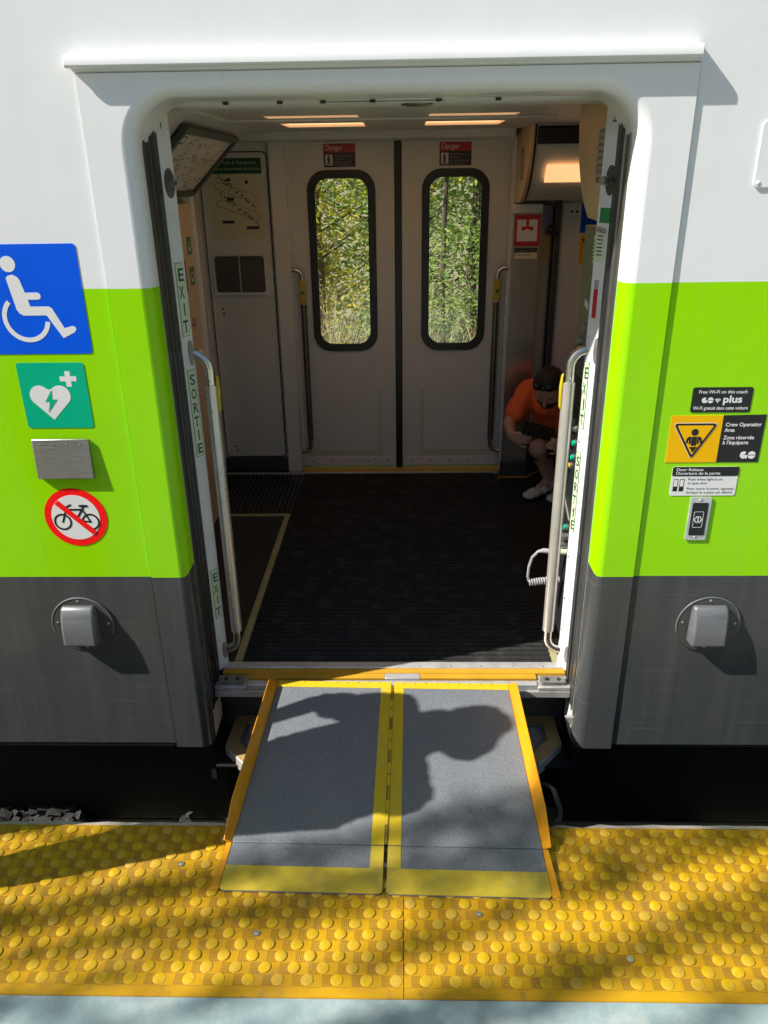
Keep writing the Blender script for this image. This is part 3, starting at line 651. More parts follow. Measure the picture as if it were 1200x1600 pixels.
text("à l'équipage", 'lettering', 's_white', o, S, 1.0795, 1.0715, 0.0185, bold=0.02, width=0.086)
go_logo(o, 1.145, 1.0325, 0.0255)
o = sticker('door_release_sign', 's_white', coach, S, [rrect(0.926, 1.1515, 0.884, 0.991, 0.007)], label='black and white door release instruction sticker')
sticker('header_band', 's_char', o, S, [rrect(0.926, 1.1515, 0.957, 0.991, 0.006)], h=0.0024, base=0.0017)
text('Door Release', 'lettering', 's_white', o, S, 0.938, 0.9760, 0.0145, h=0.0029, bold=0.014, width=0.091)
text('Ouverture de la porte', 'lettering', 's_white', o, S, 0.938, 0.9625, 0.0145, h=0.0029, bold=0.014, width=0.151)
for (v_, t_, w_) in ((0.941, 'Push when light is on', 0.117), (0.927, 'to open door', 0.068), (0.9065, 'Pour ouvrir la porte, appuyez', 0.160), (0.8925, 'lorsque le voyant est allumé', 0.156)):
    text(t_, 'lettering', 's_char', o, S, 0.983, v_, 0.0125, width=w_)
for dx in (0.0, 0.021):
    ink('door_pictogram', 's_char', o, S, [[(0.935+dx, 0.901), (0.950+dx, 0.901), (0.950+dx, 0.9455), (0.935+dx, 0.9455)]])
    ink('door_pictogram_window', 's_white', o, S, [[(0.937+dx, 0.919), (0.948+dx, 0.919), (0.948+dx, 0.943), (0.937+dx, 0.943)]], h=0.0028)
# illuminated push button plate
bt = MB(); bt.prism(rrect(1.0025, 1.0755, 0.7150, 0.8790, 0.005), -0.006, 0.0, mY); bo = bt.build('door_button', 'alu', coach, bevel=0.002, label='black door push button in a pale metal plate')
B2 = Plane((0, -0.006, 0), (1, 0, 0), (0, 0, 1), (0, -1, 0))
sticker('button_face', 's_black', bo, B2, [rrect(1.0115, 1.0665, 0.7335, 0.8585, 0.005)])
fr = MB(); fr.prism(rrect(1.0205, 1.0540, 0.7645, 0.8255, 0.004), 0.0017, 0.0022, B2, [rrect(1.0217, 1.0528, 0.7657, 0.8243, 0.003)[::-1]]); fr.build('button_frame_mark', 's_white', bo, smooth=False)
ink('open_arrows', 's_white', bo, B2, [q for pl in ([(1.0325, 0.8065), (1.0235, 0.795), (1.0325, 0.7835)], [(1.042, 0.8065), (1.051, 0.795), (1.042, 0.7835)], [(1.0372, 0.806), (1.0372, 0.784)]) for q in stroke(pl, 0.0032)])
for z in (0.8685, 0.7265):
    s = MB(); s.ball((1.039, -0.006, z), (0.006, 0.002, 0.004), 10, 5); s.build('plate_screw', 'screw', bo)

# ------------------------------------------------------------------ doorway: sliding leaves stowed in their pockets
EXITS = {-1: [('EXIT', 1.655, 1.405), ('SORTIE', 1.285, 0.955), ('EXIT', 0.47, 0.245)], 1: [('EXIT', 1.30, 1.05), ('SORTIE', 0.96, 0.63)]}
for s in (-1, 1):
    xo, xi = XC+s*0.740, XC+s*0.702
    leaf = MB(); leaf.prism([(xo, 0.202), (xi, 0.262), (xi+s*0.004, 0.275), (xo+s*0.7, 0.275), (xo+s*0.7, 0.202)], -0.005, 2.15, mZ)
    lo = leaf.build('door_leaf', 'leafwhite', coach, bevel=0.004, label='white edge of the open sliding door on the %s' % ('left' if s < 0 else 'right'))
    if s < 0: P = Plane((xo, 0.202, 0), (xi-xo, 0.060, 0), (0, 0, 1), (0.06, -0.038, 0))
    else: P = Plane((xi, 0.262, 0), (xo-xi, -0.060, 0), (0, 0, 1), (-0.06, -0.038, 0))
    ua, lw = (0.026, 0.036) if s < 0 else (0.004, 0.024)
    for (wd, z1, z0) in EXITS[s]:
        fr = sticker('exit_label', 's_green', lo, P, [[(ua, z0), (ua+lw, z0), (ua+lw, z1), (ua, z1)]], h=0.0012)
        sticker('glow_field', 's_pale', lo, P, [[(ua+0.002, z0+0.002), (ua+lw-0.002, z0+0.002), (ua+lw-0.002, z1-0.002), (ua+0.002, z1-0.002)]], h=0.0020, base=0.0013)
        st = (z1-z0-0.016)/len(wd)
        for i, ch in enumerate(wd): text(ch, 'letter', 's_dgreen', lo, P, ua+lw/2-(0.003 if ch == 'I' else lw*0.32), z1-0.010-st*(i+0.86), st*1.02, h=0.0026, bold=0.02, width=0.006 if ch == 'I' else lw*0.64)
    for z in (1.70, 1.385, 1.21, 1.0, 0.72, 0.52, 0.33, 0.18):
        q = MB(); c_ = Vector(P(0.012, z, 0.0)); q.ball(c_, 0.0045, 8, 5); q.build('leaf_screw', 'screw', lo)
    # catch disc with its stud
    cz = 1.905 if s < 0 else 1.895; q = MB(); ctr = [P(0.045+0.020*math.cos(math.tau*k/24), cz+0.046*math.sin(math.tau*k/24), 0.0) for k in range(24)]
    pl = [(0.045+0.021*math.cos(math.tau*k/24), cz+0.046*math.sin(math.tau*k/24)) for k in range(24)]
    q.prism(pl, 0.0, 0.003, P); q.build('catch_plate', 'channel', lo)
    q = MB(); q.tube([P(0.05, cz, 0.002), P(0.05, cz, 0.030), P(0.05, cz, 0.034)], [0.010, 0.010, 0.006], 12); q.tube([P(0.05, cz, 0.030), P(0.05, cz, 0.046)], [0.016, 0.013], 12); q.build('catch_stud', 'screw', lo)
    text('1' if s < 0 else '2', 'leaf_number', 's_ink', lo, P, 0.026, 2.065, 0.042, h=0.0008)
    # grab rail
    xr = XC+s*0.655; yr = 0.268
    def arc(a0, a1, cx, cz, r): return [(cx+s*r*math.cos(R(a)), yr, cz+r*math.sin(R(a))) for a in range(a0, a1, 15 if a1 > a0 else -15)] + [(cx+s*r*math.cos(R(a1)), yr, cz+r*math.sin(R(a1)))]
    top = [(XC+s*0.735, yr, 1.340), (XC+s*0.720, yr, 1.340)] + [(xr+s*0.062-s*0.062*math.sin(R(a)), yr, 1.278+0.062*math.cos(R(a))) for a in range(0, 91, 15)] + [(xr, yr, 1.225)]
    bot = [(xr, yr, 0.165)] + [(xr+s*0.055-s*0.055*math.cos(R(a)), yr, 0.130-0.055*math.sin(R(a))) for a in range(0, 91, 15)] + [(XC+s*0.735, yr, 0.075)]
    gr = MB(); gr.tube(top + bot, 0.0185, 16); go = gr.build('grab_rail', 'tube', coach, label='bent steel grab rail beside the %s door edge' % ('left' if s < 0 else 'right'))
    sl = MB(); sl.tube([(xr, yr, 1.222), (xr, yr, 0.168)], 0.0235, 18); sl.build('grip_sleeve', 'sleeve', go)
    yt = MB(); yt.prism([(1.255, 0.0), (1.245, 0.006), (1.20, 0.009), (1.13, 0.007), (1.115, 0.0)], -0.010, 0.016, lambda u, v, h: (xr-s*(0.022+v), yr+h, u)); yt.build('push_button', 'ytape', go, bevel=0.003)
    fl = MB(); fl.prism([(0.054+0.012*math.cos(math.tau*k/20), 1.345+0.045*math.sin(math.tau*k/20)) for k in range(20)], 0.0, 0.004, P); fl.build('rail_flange', 'dull', go)
    fl = MB(); fl.prism([(0.054+0.012*math.cos(math.tau*k/20), 0.08+0.04*math.sin(math.tau*k/20)) for k in range(20)], 0.0, 0.004, P); fl.build('rail_flange', 'dull', go)
    for z in (1.238, 1.125):
        q = MB(); q.ball((xr, yr-0.0225, z), 0.004, 8, 5); q.build('rail_screw', 'screw', go)

# header over the door, clips
hd = MB(); hd.prism([(0.20, 2.16), (0.20, 2.145), (0.225, 2.131), (0.44, 2.131), (0.47, 2.142), (0.47, 2.2), (0.2, 2.2)], XC-0.74, XC+0.74, mX); hdo = hd.build('door_header', 'ceil', coach, bevel=0.003)
hc = MB(); hc.prism([(-0.26, 0.215), (-0.225, 0.33), (0.10, 0.33), (0.14, 0.215)], 2.1285, 2.1308, mZ); hc.build('header_hatch', 'ceil', hdo, bevel=0.001)
ds = MB(); ds.tube([(0.05, 0.29, 2.131), (0.05, 0.29, 2.125), (0.05, 0.29, 2.122)], [0.052, 0.050, 0.034], 24); ds.build('ceiling_speaker', 'channel', hdo)
for x in (-0.55, -0.38, -0.245, -0.09, 0.115, 0.30):
    q = MB(); q.box(x-0.009, x+0.009, 0.197, 0.212, 2.1275, 2.136); q.build('header_clip', 'rubber', hdo, bevel=0.003)
# ------------------------------------------------------------------ threshold and step
tr = MB(); tr.box(XC-0.72, XC+0.73, 0.226, 0.267, -0.03, 0.008); tro = tr.build('sill_strip', 'alu', coach, bevel=0.003)
for k in range(11):
    q = MB(); q.ball((XC-0.66+0.13*k, 0.234, 0.008), (0.0035, 0.0035, 0.0015), 8, 4); q.build('sill_screw', 'rubber', tro)
yg = MB(); yg.box(XC-0.715, XC+0.725, 0.193, 0.2255, -0.03, 0.002); yg.build('sill_grip', 'ygrip', coach, smooth=False)
yg = MB(); yg.box(XC-0.60, XC-0.03, 0.158, 0.1925, -0.03, 0.0); yg.box(XC+0.12, XC+0.60, 0.158, 0.1925, -0.03, 0.0); yg.build('sill_grip', 'ygrip', coach, smooth=False)
sp = MB(); sp.box(XC-0.029, XC+0.119, 0.158, 0.1925, -0.03, 0.001); spo = sp.build('sill_plate', 'alu', coach, bevel=0.002)
fe = MB(); fe.box(XC-0.60, XC+0.60, 0.120, 0.1515, -0.03, -0.004); fe.build('sill_edge', 'alu', coach, bevel=0.004)
sb = MB(); sb.box(XC-0.735, XC+0.735, 0.110, 0.194, -0.062, -0.0305); sb.box(XC-0.735, XC-0.601, 0.112, 0.194, -0.0304, -0.010); sb.box(XC+0.601, XC+0.735, 0.112, 0.194, -0.0304, -0.010); sb.build('sill_beam', 'dullw', coach, bevel=0.004)
for s in (-1, 1):
    q = MB(); q.prism(rrect(XC+s*0.665-0.050, XC+s*0.665+0.050, 0.122, 0.168, 0.008), -0.012, 0.006, mZ); qo = q.build('hinge_plate', 'dull', coach, bevel=0.003)
    for dx in (-0.024, 0.024):
        q = MB(); q.tube([(XC+s*0.665+dx, 0.145, 0.006), (XC+s*0.665+dx, 0.145, 0.010)], 0.009, 6); q.build('plate_bolt', 'rubber', qo)
rs = MB(); rs.box(XC-0.78, XC+0.78, 0.30, 0.335, -0.42, -0.05); rs.build('step_riser', 'riser', coach, smooth=False)
for s in (-1, 1): q = MB(); q.box(XC+s*0.765-0.01, XC+s*0.765+0.01, 0.06, 0.3, -0.45, -0.08); q.build('step_cheek', 'dark', coach, smooth=False)  # coloured near-black to sink into the shade below the skirt
stp = [(-0.755, 0.298), (-0.765, 0.095), (-0.655, -0.025), (0.555, -0.010), (0.672, 0.120), (0.668, 0.298)]
def inset(p, d):
    cx = sum(q[0] for q in p)/len(p); out = []
    n = len(p)
    for i in range(n):
        a, b, c_ = Vector(p[i-1]), Vector(p[i]), Vector(p[(i+1) % n]); e1 = (b-a).normalized(); e2 = (c_-b).normalized()
        n1 = Vector((-e1.y, e1.x)); n2 = Vector((-e2.y, e2.x)); bis = (n1+n2).normalized(); out.append(tuple(b + bis*(d/max(0.3, bis.dot(n1)))))
    return out
st = MB(); st.prism(stp, -0.365, -0.304, mZ, [inset(stp, 0.010)[::-1]]); sto = st.build('boarding_step', 'dullw', coach, bevel=0.003, label='pale metal boarding step below the ramp')
r1 = MB(); r1.prism(inset(stp, 0.003), -0.306, -0.300, mZ, [inset(stp, 0.058)[::-1]]); r1.build('step_rim', 'yrim', sto, smooth=False)
r2 = MB(); r2.prism(inset(stp, 0.0585), -0.330, -0.304, mZ, [inset(stp, 0.074)[::-1]]); r2.build('step_frame', 'dull', sto, smooth=False)
gr = MB(); ins = inset(stp, 0.075); x0 = min(q[0] for q in ins); x1 = max(q[0] for q in ins)
for k in range(16): y = 0.075+k*0.0135; gr.box(x0+0.0, x1, y-0.002, y+0.002, -0.335, -0.308)
for k in range(60): x = x0+k*(x1-x0)/59; gr.box(x-0.002, x+0.002, 0.07, 0.285, -0.338, -0.310)
gr.build('step_grating', 'dullw', sto, smooth=False)['kind'] = 'stuff'
tp = MB(); tp.box(XC-0.74, XC+0.74, 0.02, 0.298, -0.352, -0.346); tp.build('step_pan', 'dark', sto, smooth=False)
bk = MB(); bk.prism([(0.655, -0.105), (0.70, -0.105), (0.70, -0.175)], 0.04, 0.055, mY); bk.build('jamb_bracket', 'dullw', coach)

# ------------------------------------------------------------------ interior floor
fl = MB(); fl.box(-5.9, 5.9, 0.267, 2.9, -0.09, -0.012); fl.build('floor_base', 'matdk', coach, smooth=False)
rb = MB(); y = 0.268; pitch = 0.0345
while y < 2.60:
    rb.prism([(y, -0.013), (y+0.004, -0.002), (y+0.008, 0.0), (y+0.021, 0.0), (y+0.025, -0.002), (y+0.029, -0.013)], -0.695, 0.635, mX); y += pitch
rb.build('ribbed_mat', 'mat', coach, smooth=False)
r3 = MB(); x = -1.7
while x < -0.72:
    r3.prism([(x, -0.013), (x+0.004, -0.002), (x+0.018, -0.002), (x+0.022, -0.013)], 1.88, 2.60, lambda u, v, h: (u, h, v)); x += 0.030
r3.build('ribbed_mat', 'matdk', coach, smooth=False)
q = MB(); q.box(-1.6, -0.735, 0.27, 1.835, -0.013, -0.004); q.build('smooth_mat', 'matdk', coach, smooth=False)
q = MB(); q.box(0.668, 3.0, 0.27, 2.60, -0.013, -0.004); q.build('smooth_mat', 'matdk', coach, smooth=False)
q = MB(); q.box(-0.732, -0.700, 0.268, 1.868, -0.013, 0.001); q.build('floor_stripe', 'stripe', coach, smooth=False)
q = MB(); q.box(-1.6, -0.7325, 1.838, 1.868, -0.013, 0.001); q.build('floor_stripe', 'stripe', coach, smooth=False)
q = MB(); q.box(0.638, 0.667, 0.268, 0.47, -0.013, 0.001); q.build('floor_stripe', 'stripe', coach, smooth=False)
# ------------------------------------------------------------------ far wall
fw_ = MB(); fw_.box(-5.9, -0.80, 2.665, 2.9, -0.01, 2.4); fw_.box(0.70, 5.9, 2.665, 2.9, -0.01, 2.4); fw_.box(-0.80, 0.70, 2.70, 2.9, 2.118, 2.4); fw_.build('inner_wall', 'beige', coach, smooth=False)
q = MB(); q.box(-0.81, -0.712, 2.60, 2.75, 0.0, 2.13); q.build('door_post', 'post', coach, bevel=0.008)
q = MB(); q.box(0.672, 0.70, 2.60, 2.75, 0.0, 2.13); q.build('door_post', 'post', coach, bevel=0.006)
for x in (-0.708, 0.668):
    q = MB(); q.box(x-0.006, x+0.006, 2.61, 2.66, 0.02, 2.10); q.build('door_track', 'alu', coach, bevel=0.002)
q = MB(); q.prism([(2.45, 2.118), (2.47, 2.112), (2.70, 2.112), (2.70, 2.2), (2.45, 2.2)], -1.5, 0.66, mX); q.build('far_header', 'ceil', coach, bevel=0.006)
q = MB(); q.box(-0.705, 0.668, 2.585, 2.70, -0.012, 0.004); q.build('far_sill', 'ygrip', coach, smooth=False)
q = MB(); q.box(-1.6, 0.668, 2.572, 2.586, -0.012, 0.006); q.build('far_sill_edge', 'alu', coach, bevel=0.002)
# far doors
def far_door(x0, x1, wx0, wx1, side_):
    d = MB(); hole = rrect(wx0, wx1, 0.855, 1.945, 0.105, 8)
    d.prism([(x0, 0.03), (x1, 0.03), (x1, 2.11), (x0, 2.11)], 2.66, 2.70, mY, [hole[::-1]])
    o = d.build('far_door', 'beige', coach, smooth=False, label='beige door on the far side, %s leaf with tall window' % side_)
    g_ = MB(); g_.prism(rrect(wx0-0.010, wx1+0.010, 0.845, 1.955, 0.115, 8), 2.648, 2.668, mY, [rrect(wx0+0.038, wx1-0.038, 0.893, 1.907, 0.080, 8)[::-1]]); g_.build('window_seal', 'rubber', o, bevel=0.004)
    p_ = MB(); p_.add([(wx0+0.02, 2.672, 0.87), (wx1-0.02, 2.672, 0.87), (wx1-0.02, 2.672, 1.93), (wx0+0.02, 2.672, 1.93)], [(0, 1, 2, 3)]); p_.build('window_pane', 'glass', o, smooth=False)
    k_ = MB(); k_.box(x0+0.015, x1-0.015, 2.653, 2.66, 0.035, 0.095); k_.build('kick_strip', 'post', o, bevel=0.002)
    for k in range(5):
        q = MB(); q.ball((x0+0.06+k*(x1-x0-0.12)/4, 2.653, 0.062), (0.006, 0.003, 0.006), 8, 5); q.build('door_screw', 'rubber', o)
    return o
FP = Plane((0, 2.66, 0), (1, 0, 0), (0, 0, 1), (0, -1, 0))
for (x0, x1, wx0, wx1, dx0, nm, mir) in ((-0.700, -0.047, -0.578, -0.174, -0.477, 'left', 1), (-0.001, 0.664, 0.134, 0.530, 0.229, 'right', -1)):
    d = far_door(x0, x1, wx0, wx1, nm)
    sticker('danger_label', 's_black', d, FP, [[(dx0, 1.971), (dx0+0.194, 1.971), (dx0+0.194, 2.101), (dx0, 2.101)]])
    sticker('danger_header', 's_dred', d, FP, [[(dx0, 2.052), (dx0+0.194, 2.052), (dx0+0.194, 2.101), (dx0, 2.101)]], h=0.0024, base=0.0017)
    text('Danger', 'lettering', 's_white', d, FP, dx0+0.012, 2.064, 0.045, h=0.0030, width=0.105)
    ink('danger_pictogram_field', 's_white', d, FP, [[(dx0+0.010, 1.980), (dx0+0.055, 1.980), (dx0+0.055, 2.042), (dx0+0.010, 2.042)]])
    ink('danger_pictogram', 's_ink', d, FP, [circ(dx0+0.030, 2.030, 0.007, 12), [(dx0+0.021, 2.022), (dx0+0.041, 2.022), (dx0+0.038, 2.002), (dx0+0.042, 1.982), (dx0+0.034, 1.982), (dx0+0.031, 2.0), (dx0+0.026, 1.982), (dx0+0.018, 1.982), (dx0+0.025, 2.004)]], h=0.0028)
    for i, t_ in enumerate(('Do NOT lean on', 'the doors', 'Ne pas s’appuyer', 'sur les portes')): text(t_, 'lettering', 's_grey', d, FP, dx0+0.064, 2.028-0.0165*i, 0.016)
    sx = x1-0.11 if mir > 0 else x0+0.135
    ya = MB(); ya.prism([(sx-0.012, 0.12), (sx+0.012, 0.12), (sx+0.012, 0.575), (sx-0.012, 0.575)], 0.0002, 0.001, FP); ya.build('floor_level_stripe', 's_pale', d, smooth=False)
    a, b = (x0+0.04, sx+0.012) if mir > 0 else (sx-0.012, x1-0.04)
    ya = MB(); ya.prism([(a, 0.100), (b, 0.100), (b, 0.145), (a, 0.145)], 0.0002, 0.0012, FP); ya.build('floor_level_stripe', 's_pale', d, smooth=False)
gp = MB(); gp.box(-0.047, -0.001, 2.650, 2.69, 0.012, 2.112); gp.build('meeting_seal', 'rubber', coach, bevel=0.006)
for s, x, xp in ((-1, -0.705, -0.640), (1, 0.668, 0.604)):
    q = MB(); y = 2.605
    path = [(x, y, 1.375), (x-s*0.015, y, 1.375)] + [(xp+s*0.05-s*0.05*math.sin(R(a)), y, 1.325+0.05*math.cos(R(a))) for a in range(0, 91, 18)] + [(xp, y, 0.22)] + [(xp+s*0.05-s*0.05*math.cos(R(a)), y, 0.205-0.05*math.sin(R(a))) for a in range(0, 91, 18)] + [(x, y, 0.155)]
    q.tube(path, 0.016, 12); qo = q.build('far_grab_rail', 'tube', coach)
    q = MB(); q.box(xp-0.020, xp+0.020, y-0.024, y+0.010, 1.17, 1.31); qp = q.build('rail_button_block', 'ytape', qo, bevel=0.004)
    q = MB(); q.tube([(xp, y-0.024, 1.235), (xp, y-0.027, 1.235)], 0.012, 16); q.build('rail_button', 's_green', qo)
    q = MB(); q.tube([(xp, y, 1.16), (xp, y, 0.24)], 0.0195, 14); q.build('grip_sleeve', 'channel', qo)
# left locker panel with poster and magazine pocket
q = MB(); q.prism(rrect(-1.245, -0.832, 0.105, 2.06, 0.03), 2.652, 2.664, mY); lk = q.build('locker_panel', 'beige', coach, bevel=0.002, label='beige locker panel carrying the safety poster')
q = MB(); q.prism(rrect(-1.252, -0.825, 0.098, 2.067, 0.034), 2.659, 2.6645, mY, [rrect(-1.2452, -0.8318, 0.1048, 2.0602, 0.03)[::-1]]); q.build('locker_gap', 'rubber', lk, smooth=False)
LP = Plane((0, 2.652, 0), (1, 0, 0), (0, 0, 1), (0, -1, 0))
sticker('safety_poster', 'poster', lk, LP, [[(-1.195, 1.565), (-0.863, 1.565), (-0.863, 2.030), (-1.195, 2.030)]])
sticker('poster_header', 's_dgreen', lk, LP, [[(-1.195, 1.942), (-0.863, 1.942), (-0.863, 2.030), (-1.195, 2.030)]], h=0.0024, base=0.0017)
text('Safety Exits & Equipment', 'lettering', 's_pale', lk, LP, -1.175, 1.997, 0.026, h=0.003, width=0.28)
text('Issues et équipements de secours', 'lettering', 's_pale', lk, LP, -1.175, 1.963, 0.026, h=0.003, width=0.30)
dg_ = []
for (cx, cz, L, hh) in ((-1.03, 1.835, 0.26, 0.05), (-1.02, 1.735, 0.27, 0.045)):
    a = [(cx-L/2, cz+0.045), (cx-L/2+0.03, cz+0.06), (cx+L/2-0.02, cz-0.015), (cx+L/2, cz-0.05), (cx+L/2-0.03, cz-0.058), (cx-L/2+0.01, cz+0.02), (cx-L/2, cz+0.045)]
    dg_ += stroke(a, 0.0022, 3)
    random.seed(5)
    for k in range(26):
        t = random.uniform(-0.42, 0.42); dz = -t*0.22+random.uniform(-0.012, 0.012); x_ = cx+t*L; dg_.append([(x_, cz+dz), (x_+random.uniform(.008, .022), cz+dz-0.003), (x_+0.012, cz+dz+random.uniform(.004, .012))])
ink('coach_diagram', 's_ink', lk, LP, dg_)
for (x_, z_, w_) in ((-1.08, 1.90, 0.02), (-0.97, 1.885, 0.02), (-1.09, 1.79, 0.045), (-1.13, 1.655, 0.075), (-0.98, 1.62, 0.08)): ink('diagram_tag', 's_ink', lk, LP, [[(x_, z_), (x_+w_, z_), (x_+w_, z_+0.018), (x_, z_+0.018)]])
q = MB(); q.prism([(-1.218, 1.216), (-0.872, 1.216), (-0.872, 1.472), (-1.218, 1.472)], 2.632, 2.652, mY, [rrect(-1.205, -0.885, 1.235, 1.460, 0.02)[::-1]]); po = q.build('leaflet_pocket', 'ceil', lk, bevel=0.004)
q = MB(); q.box(-1.205, -1.05, 2.641, 2.645, 1.235, 1.46); q.box(-1.04, -0.885, 2.641, 2.645, 1.235, 1.46); q.build('pocket_cover', 'riser', lk, bevel=0.003)
for (x_, z_) in ((-1.175, 1.10), (-1.18, 1.13), (-1.18, 0.18), (-1.17, 0.15)):
    q = MB(); q.tube([(x_, 2.652, z_), (x_, 2.649, z_)], 0.007, 12); q.build('panel_lock', 'rubber', lk)
q = MB(); q.box(-1.5, -0.812, 2.630, 2.664, 0.0, 0.096); q.build('kick_board', 'vent_ring', coach, bevel=0.003)
q = MB(); q.box(-1.30, -1.256, 2.56, 2.664, 0.0, 2.12); q.build('door_post', 'post', coach, bevel=0.008)
# stainless column right of the far door
q = MB(); q.prism([(0.702, 2.665), (0.672, 2.50), (0.845, 2.50), (0.935, 2.60), (0.935, 2.665)], 0.11, 1.74, mZ); cl = q.build('equipment_column', 'steel', coach, bevel=0.004, label='brushed steel equipment column right of the far door')
q = MB(); q.prism([(0.702, 2.665), (0.665, 2.49), (0.85, 2.49), (0.945, 2.60), (0.945, 2.665)], 0.0, 0.11, mZ); q.build('column_plinth', 'vent_ring', cl, bevel=0.003)
q = MB(); q.prism([(0.700, 2.665), (0.655, 2.48), (0.855, 2.48), (0.955, 2.60), (0.955, 2.665)], -0.012, 0.003, mZ); q.build('plinth_strip', 'ygrip', cl, smooth=False)
q = MB(); q.box(0.668, 0.85, 2.492, 2.66, 1.70, 1.752); q.build('column_cap', 'post', cl, bevel=0.004)
CP = Plane((0, 2.499, 0), (1, 0, 0), (0, 0, 1), (0, -1, 0))
q = MB(); q.prism(rrect(0.684, 0.838, 1.512, 1.692, 0.008), 0.0, 0.008, CP); q.build('emergency_frame', 's_dred', cl, bevel=0.002)
sticker('emergency_window', 's_white', cl, CP, [[(0.700, 1.540), (0.822, 1.540), (0.822, 1.664), (0.700, 1.664)]], h=0.0095, base=0.0081)
ink('down_arrow', 's_dred', cl, CP, [[(0.753, 1.664), (0.770, 1.664), (0.770, 1.625), (0.797, 1.625), (0.797, 1.602), (0.785, 1.602), (0.7615, 1.612), (0.738, 1.602), (0.726, 1.602), (0.726, 1.625), (0.753, 1.625)]], h=0.0105)
sticker('alarm_label', 's_black', cl, CP, [[(0.690, 1.474), (0.830, 1.474), (0.830, 1.499), (0.690, 1.499)]]); sticker('alarm_label_lower', 'poster', cl, CP, [[(0.690, 1.438), (0.830, 1.438), (0.830, 1.4735), (0.690, 1.4735)]])
text('Emergency Alarm', 'lettering', 's_grey', cl, CP, 0.694, 1.480, 0.018, width=0.128); text('Crew use ONLY', 'lettering', 's_ink', cl, CP, 0.694, 1.455, 0.018, width=0.10)
# right part of the far wall
q = MB(); q.box(0.945, 0.985, 2.60, 2.664, 0.0, 1.80); q.build('door_post', 'vent_ring', coach, bevel=0.006)
q = MB(); q.box(0.99, 1.75, 2.640, 2.664, 0.10, 1.752); cd = q.build('cabinet_door', 'beige', coach, bevel=0.004)
q = MB(); q.box(0.99, 1.75, 2.648, 2.664, 0.0, 0.098); q.build('kick_board', 'vent_ring', coach, smooth=False)
q = MB(); q.ball((0.918, 2.585, 1.60), (0.035, 0.03, 0.028), 16, 10); q.ball((0.945, 2.57, 1.585), (0.022, 0.022, 0.02), 12, 8); q.build('black_knob', 'rubber', coach)
KP = Plane((0, 2.640, 0), (1, 0, 0), (0, 0, 1), (0, -1, 0))
sticker('blue_notice', 's_blue', cd, KP, [[(1.112, 1.575), (1.30, 1.575), (1.30, 1.745), (1.112, 1.745)]])
sticker('amber_notice', 's_yel', cd, KP, [[(1.118, 1.39), (1.30, 1.39), (1.30, 1.562), (1.118, 1.562)]])
ink('amber_notice_mark', 's_ink', cd, KP, stroke([(1.30, 1.535), (1.138, 1.535), (1.215, 1.405), (1.30, 1.53)], 0.012))
for x_ in (1.055, 1.085): q = MB(); q.tube([(x_, 2.640, 1.70), (x_, 2.636, 1.70)], 0.008, 12); q.build('panel_lock', 'rubber', cd)
# overhead coves of the saloon (seen end on through the arch) with tan end caps
def cove(sgn, y0, name):
    # profile from the ceiling down to the wall; sgn=+1 far side, -1 near side
    pr = [(0.0, 2.16), (-0.585, 2.16), (-0.580, 2.085), (-0.560, 2.02), (-0.525, 1.95), (-0.470, 1.88), (-0.40, 1.82), (-0.30, 1.765), (0.0, 1.755)]
    return [(y0+sgn*a, b) for (a, b) in pr]
for sgn, y0, nm in ((1, 2.664, 'far'), (-1, 0.277, 'near')):
    pr = cove(sgn, y0, nm)
    q = MB(); q.prism(pr, 0.69, 0.712, mX); cap = q.build('cove_end_cap', 'tan', coach, bevel=0.003, label='tan curved end cap of the %s overhead cove' % nm)
    q = MB(); q.prism([(a, b+0.004) for (a, b) in pr], 0.7125, 0.722, mX); q.build('cap_edge', 'rubber', cap, smooth=False)
    q = MB(); q.prism([(y0+sgn*(a*0.97), b+0.01) for (a, b) in [(0.0, 2.17), (-0.585, 2.17), (-0.580, 2.085), (-0.560, 2.02), (-0.525, 1.95), (-0.470, 1.88), (-0.40, 1.82), (-0.30, 1.765), (0.0, 1.755)]], 0.7225, 5.8, mX); cv = q.build('overhead_cove', 'beige2', coach, smooth=True)
    ys = y0-sgn*0.34 if sgn > 0 else y0+0.18
    vb = MB(); yy = (2.30, 2.375) if sgn > 0 else (0.352, 0.470)
    vb.box(0.682, 0.690, yy[0], yy[1], 1.885, 2.055); vo = vb.build('louver_frame', 'dull', cap, bevel=0.002)
    for k in range(7):
        z = 1.905+0.021*k; vb = MB(); vb.add([(0.681, yy[0]+0.008, z), (0.681, yy[1]-0.008, z), (0.672, yy[1]-0.008, z+0.011), (0.672, yy[0]+0.008, z+0.011), (0.681, yy[0]+0.008, z+0.013), (0.681, yy[1]-0.008, z+0.013)], [(0, 1, 2, 3), (3, 2, 5, 4), (0, 3, 4), (1, 5, 2)]); vb.build('louver', 'dullw', cap, smooth=False)
    if sgn > 0:
        gl = MB()
        for k in range(7):
            z = 2.072+0.0105*k; gl.box(0.735, 3.5, 2.068, 2.088, z, z+0.004)
        gl.build('air_grille', 'channel', cv, smooth=False)['kind'] = 'stuff'
        gb_ = MB(); gb_.box(0.73, 3.5, 2.085, 2.096, 2.064, 2.150); gb_.build('grille_back', 'dark', cv, smooth=False)
        lm = MB(); lm.prism([(2.130, 1.955), (2.196, 1.872), (2.204, 1.878), (2.140, 1.962)], 0.795, 5.6, mX); lm.build('cove_light', 'lampcove', cv, smooth=False)
